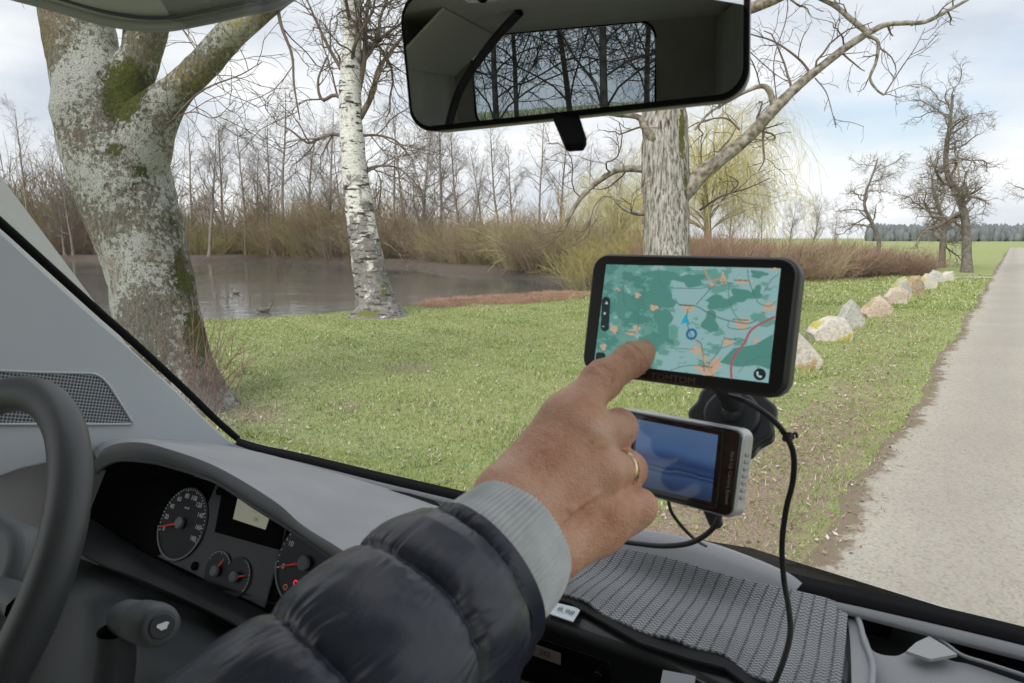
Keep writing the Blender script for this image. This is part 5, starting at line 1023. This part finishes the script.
# mount: arm and scalloped suction knob against the glass
mt = empty('suction_mount', D(732, 418, .54)); tago(mt, 'black scalloped suction mount behind the lower edge of the navigation screen', 'mount')
sX = (D(760, 425, .52) - D(705, 408, .56)).normalized(); sn = (CAM - D(732, 418, .54)).normalized(); sn = (sn + Vector((0, 0, .55)) - RV * .15).normalized(); sX = (sX - sn * sX.dot(sn)).normalized(); sY = sn.cross(sX)
sf = Flat(D(732, 417, .545), sX, sY); sf.N = sn; m_knob = mat('mount_plastic', (.022, .024, .025), .35)
def scal(r, a=.05, n=9): return [((r * (1 + a * math.cos(n * t))) * math.cos(t), (r * (1 + a * math.cos(n * t))) * math.sin(t)) for t in [i * 2 * math.pi / 90 for i in range(90)]]
slab(sf, scal(.0335), -.012, .002, 'suction_disc', m_knob, mt, .003, 3); slab(sf, scal(.022, 0), .001, .008, 'disc_cap', m_knob, mt, .003, 3)
cable('mount_arm', [sf.pt(0, 0, .004), sf.pt(-.002, .006, .02), nv.pt(.004, -.018, -.034), nv.pt(.002, .0, -.022)], .0085, mat('arm_plastic', (.05, .056, .06), .28), mt, 24, 16)
cable('mount_foot', [sf.pt(0, 0, -.010), sf.pt(0, 0, -.03), sf.pt(0, 0, -.05) + FV * .05], .02, m_knob, mt, 10, 20)

# second monitor
sv_, w2, h2 = frame4((616, 406, .525), (746, 431, .455), (731, 519, .455), (606, 486, .525))
mon = empty('rear_view_monitor', sv_.O); tago(mon, 'small silver rimmed monitor with dark blue picture, partly behind the hand', 'monitor')
m_silver = mat('silver_plastic', (.62, .63, .64), .3, metal=.3)
slab(sv_, rrect(w2, h2, .007, 8), -.019, -.002, 'silver_rim', m_silver, mon, .0025, 3)
slab(sv_, rrect(w2 - .003, h2 - .003, .006, 8), -.004, .0005, 'front_panel', m_gloss, mon, .001, 2)
m_b = em('picture_blue', (.05, .11, .25), .33, .1); N = NT(m_b); u_ = N.co('UV'); sx = N.n('SeparateXYZ'); N.l(u_, sx.inputs[0]); ad = N.math('ADD', sx.outputs[1], N.math('MULTIPLY', N.noise(u_, 2.5, 3), .12))
N.l(N.ramp(ad, [(0, (.012, .022, .055)), (.18, (.022, .045, .11)), (.30, (.035, .075, .17)), (.345, (.012, .03, .085)), (.375, (.04, .09, .19)), (.405, (.008, .022, .07)), (.44, (.025, .06, .15)), (.52, (.015, .04, .12)), (.68, (.055, .12, .26)), (1, (.075, .14, .27))]), N.b.inputs['Emission Color'])
s4 = [sv_.inv(x, y) for x, y in [(638, 419), (719, 435), (712, 502), (634, 484)]]; scr2 = obj('screen', [sv_.pt(x, y, .0012) for x, y in s4], [(0, 3, 2, 1)], m_b, mon, False, uv=np.array(uvq, float))
t = Tubes(); Pc = resample([sv_.pt(x, y, .0010) for x, y in [sv_.inv(*q) for q in [(634, 413), (724, 431), (717, 509), (630, 488), (634, 413)]]], 60); t.add(Pc, np.full(60, .0007), 6); t.build('screen_frame', m_case, mon)
f = Flat(sv_.O, sv_.X, sv_.Y); x, y = sv_.inv(730, 478); f.text('Back-Up Camera System', x, y, .0036, .0008, -math.pi / 2); f.build('side_lettering', mat('lettering_grey', (.35, .35, .36), .4), mon)
xr = w2 / 2
for k in range(7): b_f = Flat(sv_.pt(xr - .0002, h2 * (.22 - .08 * k), -.010), sv_.N, sv_.Y); b_f.N = sv_.X; slab(b_f, rrect(.007, .0028, .0012, 4), -.001, .0012, 'side_button', mat('button_silver', (.45, .46, .47), .35, metal=.3), mon, .0005, 2)
cable('monitor_foot', [sv_.pt(0, -h2 * .2, -.018), sv_.pt(0, -h2 * .35, -.05), sv_.pt(.0, -h2 * .9, -.09)], .006, m_knob, mon, 16, 10)

# cables
m_cab = mat('cable_black', (.014, .014, .016), .45)
ca = empty('charging_cable', D(750, 400, .46)); tago(ca, 'long black cable hanging from the navigation screen down over the grey cloth', 'cable')
cable('cord', [D(728, 396, .475), D(745, 401, .47), D(765, 413, .47), D(782, 430, .475), D(793, 452, .48), D(793, 480, .49), D(786, 510, .50), D(782, 545, .51), D(784, 580, .515), D(789, 610, .51), D(790, 635, .505), D(783, 662, .50), D(772, 690, .50), D(758, 730, .50), D(745, 800, .52)], .0021, m_cab, ca, 120, 10)
cable('cable_tie', [D(783, 437, .4745), D(787, 438, .474), D(793, 436, .474)], .0024, m_cab, ca, 6, 8)
cable('cable_tie', [D(787, 433, .472), D(788, 441, .472)], .0034, m_cab, ca, 6, 8); cable('cable_tie', [D(790, 436, .474), D(796, 433, .473), D(797, 438, .473)], .0010, m_cab, ca, 8, 6)
o = cable('monitor_cable', [D(722, 505, .50), D(718, 520, .495), D(708, 533, .50), D(690, 543, .51), D(665, 546, .525), D(640, 544, .55), D(618, 541, .58), D(598, 539, .62), D(585, 545, .66)], .0021, m_cab, None, 80, 10); tago(o, 'black cable looping from the small monitor to the dashboard hood', 'cable')
o = cable('thin_cable', [D(668, 498, .53), D(671, 511, .53), D(679, 523, .535), D(688, 533, .54), D(697, 541, .56), D(706, 546, .62)], .0014, m_cab, None, 50, 8); tago(o, 'thinner black lead dropping straight down under the small monitor', 'cable')

# woven cloth on the dashboard
top = [(560, 552), (600, 547), (640, 553), (680, 562), (715, 573), (760, 585), (800, 594), (848, 606)]
m1 = [(540, 560), (596, 566), (640, 575), (680, 587), (718, 600), (762, 615), (806, 628), (846, 638)]
m2 = [(520, 570), (592, 588), (636, 600), (680, 615), (722, 630), (766, 648), (810, 664), (843, 668)]
bt2 = [(500, 580), (570, 596), (600, 611), (640, 630), (690, 646), (725, 655), (755, 676), (790, 690), (838, 706)]
rows = [[PPL(x, y, 'z', z) for (x, y), z in zip(top, [-.383, -.375, -.367, -.363, -.364, -.369, -.377, -.385])], [PPL(x, y, 'z', -.385) for x, y in m1], [PPL(x, y, 'z', -.393) for x, y in m2], [PPL(x, y, 'z', -.398) for x, y in bt2]]
R_ = [resample(spline(r, 300), 160) for r in rows]; R_ = np.array(R_); Vc = np.array([spline(R_[:, i], 70) for i in range(160)]).transpose(1, 0, 2)
ii, jj = np.meshgrid(np.arange(160), np.arange(70)); Vc[:, :, 2] += .0016 * np.sin(ii / 160 * 19 + jj / 22) * (jj / 70) + .0012 * np.sin(ii / 160 * 47) * (jj / 70) + .0015 * np.cos(jj / 70 * 9)
m_cloth = mat('woven_cloth', (.19, .195, .205), .95, spec=.1, sheen=.15); N = NT(m_cloth); u_ = N.co('UV'); sp3 = N.n('SeparateXYZ'); N.l(u_, sp3.inputs[0])
U = sp3.outputs[0]; Vv = sp3.outputs[1]
st1 = N.math('SINE', N.math('MULTIPLY', U, 2 * math.pi * 27)); lin = N.step(st1, .78, .97)
fine = N.math('SINE', N.math('ADD', N.math('MULTIPLY', Vv, 2 * math.pi * 34), N.math('MULTIPLY', N.math('SINE', N.math('MULTIPLY', U, 2 * math.pi * 56)), 1.6)))
mpx = N.n('Mapping'); mpx.inputs['Scale'].default_value = (240, 90, 1); N.l(u_, mpx.inputs[0]); ns = N.noise(mpx.outputs[0], 1, 3, .8); big = N.noise(u_, 6, 3)
c0 = N.mixc(N.step(fine, -.4, .8), (.15, .155, .165), (.46, .475, .50)); c0 = N.mixc(N.math('MULTIPLY', N.step(ns, .42, .62), .5), c0, (.52, .53, .56)); c0 = N.mixc(N.math('MULTIPLY', N.math('MULTIPLY', lin, N.step(N.noise(mpx.outputs[0], .8, 2), .35, .55)), .8), c0, (.05, .052, .056))
c0 = N.mixc(N.math('MULTIPLY', big, .35), c0, (.17, .175, .185)); N.l(c0, N.b.inputs['Base Color']); N.bump(N.math('ADD', N.math('MULTIPLY', fine, .4), N.math('MULTIPLY', lin, -1.2)), .8, .0015)
fc = np.array([(j * 160 + i, (j + 1) * 160 + i, (j + 1) * 160 + i + 1, j * 160 + i + 1) for j in range(69) for i in range(159)])
cl = obj('dashboard_cloth', Vc.reshape(-1, 3), fc, m_cloth, None, True, uv=np.c_[(ii / 159).ravel(), (jj / 69).ravel()]); mod_solid(cl, .0035, 0); tago(cl, 'grey ribbed woven cloth spread over the middle of the dashboard', 'cloth')
o = obj('dark_mat', [PPL(x, y, 'z', -.4015) for x, y in bt2] + [PPL(x, y + q, 'z', -.402) for (x, y), q in zip(bt2[::-1], [-14, 14, 16, 14, 14, 14, 10, 8, 4])], [tuple(range(18))], mat('felt_black', (.012, .012, .014), .9), None, False); mod_solid(o, .003, 0); tago(o, 'black felt strip showing under the front edge of the grey cloth', 'mat')
# price tag on the shelf
pt = rowz([(541, 611), (551, 602), (581, 609), (573, 622)], -.4025)
tg = obj('price_tag', pt, [(0, 1, 2, 3)], mat('tag_paper', (.62, .68, .72), .6), None, False); mod_solid(tg, .0012, 0); tago(tg, 'small pale price tag lying on the black shelf beside the cuff', 'price tag')
tf_ = Flat(sum(pt, Vector()) / 4 + Vector((0, 0, .002)), (pt[3] - pt[0]), (pt[1] - pt[0])); tf_.Y = (tf_.Y - tf_.X * tf_.Y.dot(tf_.X)).normalized(); tf_.N = tf_.X.cross(tf_.Y); L0 = (pt[3] - pt[0]).length; tf_.text('€ 8,98', 0, 0, L0 * .30, .0); tf_.build('tag_print', mat('tag_ink', (.08, .09, .10), .6), tg)
pc_ = rowz([(668, 671), (700, 677), (696, 700), (664, 694)], -.4115); o = obj('grey_card', [p + Vector((0, 0, .008)) - FV * .015 for p in pc_], [(0, 1, 2, 3)], mat('card', (.22, .23, .25), .6), None, False); mod_solid(o, .004, 0); tago(o, 'grey card edge at the bottom between black shelf and cloth', 'card')

# ------------------------------------------------------------------ the pointing hand
import openvdb
def cap_sd(Pn, a, b, ra, rb):
    a = np.array(a); b = np.array(b); ba = b - a; h = np.clip(((Pn - a) @ ba) / (ba @ ba), 0, 1); return np.linalg.norm(Pn - a - h[..., None] * ba, axis=-1) - (ra + (rb - ra) * h)
def smin(a, b, k): h = np.clip(.5 + .5 * (b - a) / k, 0, 1); return b + (a - b) * h - k * h * (1 - h)
J = {k: np.array(D(*v)) for k, v in dict(
    fore=(440, 628, .335), fore2=(452, 640, .340), wI=(504, 496, .392), wM=(516, 512, .386), wR=(528, 528, .386), wP=(545, 552, .392), w0=(488, 545, .372), w1=(505, 575, .372),
    iM=(567, 418, .424), mM=(588, 434, .414), rM=(601, 470, .412), pM=(604, 510, .415), iP=(601, 381, .445), iD=(632, 359.5, .458), iT=(657, 346.5, .4655),
    mP=(618, 428, .455), mD=(607, 446, .478), mT=(588, 452, .468), rP=(628, 470, .449), rD=(612, 484, .468), rT=(594, 484, .456), pP=(639, 507, .432), pD=(626, 522, .452), pT=(606, 520, .446),
    hy0=(548, 556, .396), hy1=(600, 532, .418), hy2=(628, 520, .430), t0=(515, 505, .405), t1=(545, 455, .440), t2=(572, 432, .470), t3=(592, 424, .488)).items()}
H_ = .0010
allp = np.array([J[k] for k in J if k not in ('fore', 'fore2')]); lo = allp.min(0) - .03; hi = allp.max(0) + .03; dims = np.ceil((hi - lo) / H_).astype(int)
gx = [lo[i] + H_ * np.arange(dims[i]) for i in range(3)]; Pn = np.stack(np.meshgrid(*gx, indexing='ij'), -1)
def chain(names, radii, k=.006):
    s = None
    for i in range(len(names) - 1):
        c = cap_sd(Pn, J[names[i]], J[names[i + 1]], radii[i], radii[i + 1]); s = c if s is None else smin(s, c, k)
    return s
palm = chain(['wI', 'iM'], [.0150, .0125]); 
for nm, ra, rb in ((('wM', 'mM'), .0165, .0130), (('wR', 'rM'), .0165, .0125), (('wP', 'pM'), .0150, .0118)): palm = smin(palm, chain(nm, [ra, rb]), .013)
deep = np.array(FWD) * .014
for a, b, r in (('wI', 'iM', .013), ('wM', 'mM', .014), ('wR', 'rM', .014), ('wP', 'pM', .013)): palm = smin(palm, cap_sd(Pn, J[a] + deep, J[b] + deep, r + .001, r - .001), .012)
palm = smin(palm, chain(['hy0', 'hy1', 'hy2'], [.0145, .0135, .0100]), .012)
palm = smin(palm, chain(['w0', 'wM'], [.020, .0165]), .014); palm = smin(palm, chain(['w1', 'wP'], [.018, .0145]), .014); palm = smin(palm, chain(['w0', 'wI'], [.018, .0145]), .012)
def knob(p, r, k=.006, off=(0, 0, 0)):
    global palm; palm = smin(palm, np.linalg.norm(Pn - p - np.array(off), axis=-1) - r, k)
tow = lambda p: (np.array(CAM) - p) / np.linalg.norm(np.array(CAM) - p)
knob(J['iM'] + tow(J['iM']) * .002, .0122); knob(J['mM'] + tow(J['mM']) * .003, .0125); knob(J['rM'] + tow(J['rM']) * .002, .0115); knob(J['pM'] + tow(J['pM']) * .002, .0105)
for a, b in (('wM', 'iM'), ('wM', 'mM'), ('wR', 'rM')):       # tendons
    A_0 = J[a] * .45 + J[b] * .55; palm = smin(palm, cap_sd(Pn, A_0 + tow(A_0) * .0112, J[b] + tow(J[b]) * .0095, .0034, .0038), .006)
idx_ = chain(['iM', 'iP', 'iD', 'iT'], [.0132, .0121, .0108, .0086], .005); idx_ = smin(idx_, np.linalg.norm(Pn - J['iP'], axis=-1) - .0126, .005); idx_ = smin(idx_, np.linalg.norm(Pn - J['iD'], axis=-1) - .0113, .004)
sd = smin(palm, idx_, .012)
for ch, rr in ((['mM', 'mP', 'mD', 'mT'], [.0125, .0120, .0100, .0085]), (['rM', 'rP', 'rD', 'rT'], [.0122, .0114, .0095, .008]), (['pM', 'pP', 'pD', 'pT'], [.0112, .0104, .0085, .0072])):
    c = chain(ch, rr, .004); c = smin(c, np.linalg.norm(Pn - J[ch[1]], axis=-1) - (rr[1] + .0006), .004); sd = smin(sd, c, .0065)
sd = smin(sd, chain(['t0', 't1', 't2', 't3'], [.015, .0125, .0108, .0090], .006), .005)
for a0_, b0_, c0_, rr_ in (((545, 538), (572, 510), (598, 494), .0008),):
    for q0v, q1v in ((a0_, b0_), (b0_, c0_)):
        cs_ = []
        for qx, qy in (q0v, q1v):
            dd_ = np.linspace(.33, .45, 240); ptsr = np.array([list(D(qx, qy, t)) for t in dd_]); ii_ = np.round((ptsr - lo) / H_).astype(int); vv_ = sd[tuple(np.clip(ii_, 0, dims - 1).T)]; h0 = np.argmax(vv_ < 0); cs_.append(ptsr[h0])
        sd = smin(sd, cap_sd(Pn, cs_[0], cs_[1], rr_, rr_), .0035)
# creases across the joints of the pointing finger and knuckle wrinkles
def crease(cn, ax, w, dep, R=.02):
    global sd; ax = ax / np.linalg.norm(ax); q = (Pn - cn) @ ax; rr = np.linalg.norm(Pn - cn, axis=-1); sd = sd + dep * np.exp(-(q / w) ** 2) * np.clip(1 - (rr / R) ** 4, 0, 1)
for jn, ax, n in (('iD', J['iT'] - J['iD'], 3), ('iP', J['iD'] - J['iP'], 4), ('iM', J['iP'] - J['iM'], 2)):
    u_1 = ax / np.linalg.norm(ax)
    for q in range(n): crease(J[jn] + u_1 * (.0026 * (q - (n - 1) / 2)), ax + np.array([.0, 0, .004]) * (q - 1), .00095, .0011, .0165)
crease(J['mP'], J['mP'] - J['mM'], .0011, .0009, .013); crease(J['rP'] - (J['rP'] - J['rM']) * .1, J['rP'] - J['rM'], .0009, .0004, .013)
# gentle skin relief
fr = [mnoise.noise(Vector((0, 0, 0)))]
sd = sd + .00010 * np.sin(Pn[..., 0] * 420 + 2 * np.sin(Pn[..., 2] * 300)) * np.sin(Pn[..., 1] * 380 + Pn[..., 2] * 410)
grid = openvdb.FloatGrid(); grid.copyFromArray(sd.astype(np.float32)); pts_, quads_ = grid.convertToQuads(isovalue=0.0) if True else (None, None)
pv = pts_.astype(float) * H_ + lo
m_skin = mat('skin', (.50, .27, .19), .46, sss=.12, spec=.4); N = NT(m_skin); c = N.co('Object'); n1 = N.noise(c, 42, 5, .6); n2 = N.noise(c, 260, 4, .65); n3 = N.noise(c, 18, 3, .5); hf = N.attr('heat').outputs['Fac']
col = N.ramp(n1, [(.3, (.68, .33, .215)), (.5, (.80, .45, .31)), (.7, (.86, .56, .42))]); col = N.mixc(N.math('MULTIPLY', N.step(n3, .5, .68), .35), col, (.56, .21, .14)); col = N.mixc(hf, col, (.40, .155, .09)); col = N.mixc(N.math('MULTIPLY', N.step(N.noise(c, 95, 2, .4), .70, .76), .45), col, (.26, .12, .08))
N.l(col, N.b.inputs['Base Color']); vor = N.n('TexVoronoi', i_Scale=700.0); N.l(c, vor.inputs['Vector']); N.bump(N.math('ADD', N.math('MULTIPLY', n2, 1.2), N.math('MULTIPLY', vor.outputs['Distance'], .5)), .8, .0010)
heat = np.zeros(len(pv))
for nm, r, s in (('iM', .013, .8), ('mM', .012, .4), ('mP', .010, .5), ('rP', .009, .35), ('pP', .010, .5), ('iD', .007, .4), ('iP', .008, .45), ('iT', .006, .3)): heat = np.maximum(heat, s * np.exp(-(np.linalg.norm(pv - J[nm], axis=1) / (r * 1.2)) ** 2))
A1, B1 = J['wM'] + (J['iM'] - J['wM']) * .1, J['iM']; q = cap_sd(pv, A1, B1, .004, .004); heat = np.maximum(heat, .85 * np.exp(-(np.maximum(q, 0) / .0125) ** 2))
person = empty('person', D(300, 720, .28)); tago(person, 'arm in a dark quilted jacket with index finger pointing at the navigation screen', 'person')
hand = obj('hand', pv, quads_.astype(np.int64), m_skin, person, True, attr={'heat': heat})
bm = bmesh.new(); bm.from_mesh(hand.data); bmesh.ops.recalc_face_normals(bm, faces=bm.faces); bm.to_mesh(hand.data); bm.free()
sm_ = hand.modifiers.new('sm', 'SMOOTH'); sm_.iterations = 2; sm_.factor = .5
# nail of the pointing finger, ring
ax1 = (J['iT'] - J['iD']); ax1 /= np.linalg.norm(ax1); up1 = tow(J['iT']) * .75 + np.array([-.25, 0, .72]); up1 -= ax1 * (up1 @ ax1); up1 /= np.linalg.norm(up1); sd1 = np.cross(ax1, up1); vs = []; fs = []
for i in range(11):
    for j in range(11):
        a = (i / 10 - .5) * 2; b = (j / 10 - .5) * 2; wv = .0056 * (1 - .25 * max(0, a) ** 3 - .2 * max(0, -a) ** 2); th_ = b * .78; rad = .0091
        vs.append(J['iT'] + ax1 * (a * .0055 + .0020) + up1 * (rad * math.cos(th_) - .0003 - .0010 * max(0, a) ** 2) + sd1 * (rad * math.sin(th_) * wv / .0056))
fs = [(i * 11 + j, i * 11 + j + 1, (i + 1) * 11 + j + 1, (i + 1) * 11 + j) for i in range(10) for j in range(10)]
nl = obj('fingernail', vs, fs, mat('nail', (.62, .40, .32), .28, coat=.3), person); mod_solid(nl, .0008, 0)
rc = J['rM'] * .28 + J['rP'] * .72; ra = J['rP'] - J['rM']; ra /= np.linalg.norm(ra); ra = ra + np.array([.25, 0, .1]); ra /= np.linalg.norm(ra); e1 = np.cross(ra, [0, 0, 1.]); e1 /= np.linalg.norm(e1); e2 = np.cross(ra, e1)
vs = []
for i in range(64):
    a = i * 2 * math.pi / 64; e = e1 * math.cos(a) + e2 * math.sin(a)
    for j in range(10): b = j * 2 * math.pi / 10; vs.append(rc + e * (.0124 + .0008 * math.cos(b)) + ra * .0024 * math.sin(b))
fs = [(i * 10 + j, ((i + 1) % 64) * 10 + j, ((i + 1) % 64) * 10 + (j + 1) % 10, i * 10 + (j + 1) % 10) for i in range(64) for j in range(10)]
obj('ring', vs, fs, mat('gold', (.85, .62, .38), .18, metal=1), person)

# ribbed cuff
cA, cB = np.array(D(516, 539, .381)), np.array(D(466, 588, .350)); ax_ = unit(cB - cA)
def ringmesh(C, R, AX, n, fn, up=np.array([0, 0, 1.])):
    vs = []
    for i in range(len(C)):
        e1 = np.cross(AX[i], up); e1 /= np.linalg.norm(e1); e2 = np.cross(e1, AX[i]); th = np.arange(n) * 2 * np.pi / n; r = fn(i, th) * R[i]
        vs.append(C[i] + r[:, None] * (np.cos(th)[:, None] * e1 + np.sin(th)[:, None] * e2))
    m = len(C); i = np.arange(m - 1)[:, None] * n; j = np.arange(n)[None]; j2 = (j + 1) % n
    return np.vstack(vs), np.stack([i + j, i + j2, i + n + j2, i + n + j], -1).reshape(-1, 4)
prof = [(.10, .0300), (.03, .0315), (.0, .0335), (-.02, .0352), (-.015, .0368), (.05, .0376), (.2, .0386), (.4, .0393), (.6, .0397), (.8, .0400), (1.0, .0402), (1.25, .040)]
Pf = spline(prof, 60); C = np.array([cA + (cB - cA) * t for t, r in Pf]); n = 540
v, f = ringmesh(C, Pf[:, 1], [ax_] * 60, n, lambda i, th: 1 + .013 * np.sin(th * 84) + .018 * np.sin(th * 3 + i * .05) + .012 * np.sin(th * 7 - i * .06) + .006 * np.sin(i * .22 + th * 2))
m_rib = mat('ribbed_cuff', (.56, .58, .60), .95, (.68, .70, .72), 60, 4, bump=.5, bscale=1500, bdist=.0006, spec=.1, sheen=.3); obj('cuff', v, f, m_rib, person)
# quilted sleeve
SP = spline([D(481, 574, .356), D(458, 594, .345), D(416, 634, .320), D(362, 690, .293), D(300, 752, .270), D(225, 825, .25), D(130, 905, .235), D(0, 985, .235), D(-180, 1080, .26), D(-420, 1150, .32)], 640)
s_ = np.r_[0, np.cumsum(np.linalg.norm(np.diff(SP, axis=0), axis=1))]; T = np.gradient(SP, axis=0); T /= np.linalg.norm(T, axis=1)[:, None]
base = np.interp(s_, [0, .010, .03, .07, .13, .2, .35, .5], [.0440, .0465, .0500, .0525, .0545, .057, .064, .072])
seams = np.array([.012, .058, .108, .160, .213, .268, .325, .385, .45, .52]); dS = np.abs(s_[:, None] - seams[None]).min(1)
n = 380; th = np.arange(n) * 2 * np.pi / n; vs = []
def field(fa, fs_, off, tw=0):
    sc_g = np.linspace(s_[0], s_[-1], 260); tg_ = np.arange(145) * 2 * np.pi / 144
    Gd = np.array([[mnoise.noise(Vector((math.cos(t + s * tw) * fa, math.sin(t + s * tw) * fa, s * fs_ + off))) for t in tg_] for s in sc_g])
    U = np.array([np.interp(th, tg_, row) for row in Gd]); return np.array([np.interp(s_, sc_g, U[:, k]) for k in range(n)]).T
W1, W2_, W3, W4 = field(2.2, 30, 0), field(7, 40, 9), field(13, 18, 31), field(4.5, 80, 71, 9)
for i in range(len(SP)):
    e1 = np.cross(T[i], [0, 0, 1.]); e1 /= np.linalg.norm(e1); e2 = np.cross(e1, T[i]); ss = s_[i] + .010 * np.sin(th + .6) + .003 * np.sin(th * 3)
    d_ = np.abs(ss[:, None] - seams[None]).min(1); puff = 1 - np.exp(-(d_ / .0035)); r = base[i] * (.925 + .070 * puff + .035 * np.sin(np.clip(d_ / .026, 0, 1) * np.pi / 2))
    near = np.exp(-d_ / .009) * puff; pk = np.sin(th * 41 + 3 * W2_[i] * 4) * np.sin(th * 17 + 5 * W1[i])
    r = r * (1 + .022 * W1[i] * puff + .020 * W2_[i] * np.exp(-d_ / .012) - .034 * np.abs(W3[i]) * np.exp(-d_ / .012) + .007 * W4[i] + .010 * pk * near)
    r = np.where(s_[i] < .010, np.minimum(r, .0440 + s_[i] * .1), r)
    vs.append(SP[i] + r[:, None] * (np.cos(th)[:, None] * e1 + np.sin(th)[:, None] * e2))
m = len(SP); i = np.arange(m - 1)[:, None] * n; j = np.arange(n)[None]; j2 = (j + 1) % n; f = np.stack([i + j, i + j2, i + n + j2, i + n + j], -1).reshape(-1, 4)
m_jkt = mat('jacket_nylon', (.024, .028, .048), .32, (.031, .036, .058), 10, bump=.2, bscale=900, bdist=.0004, spec=.55)
obj('jacket_sleeve', np.vstack(vs), f, m_jkt, person)
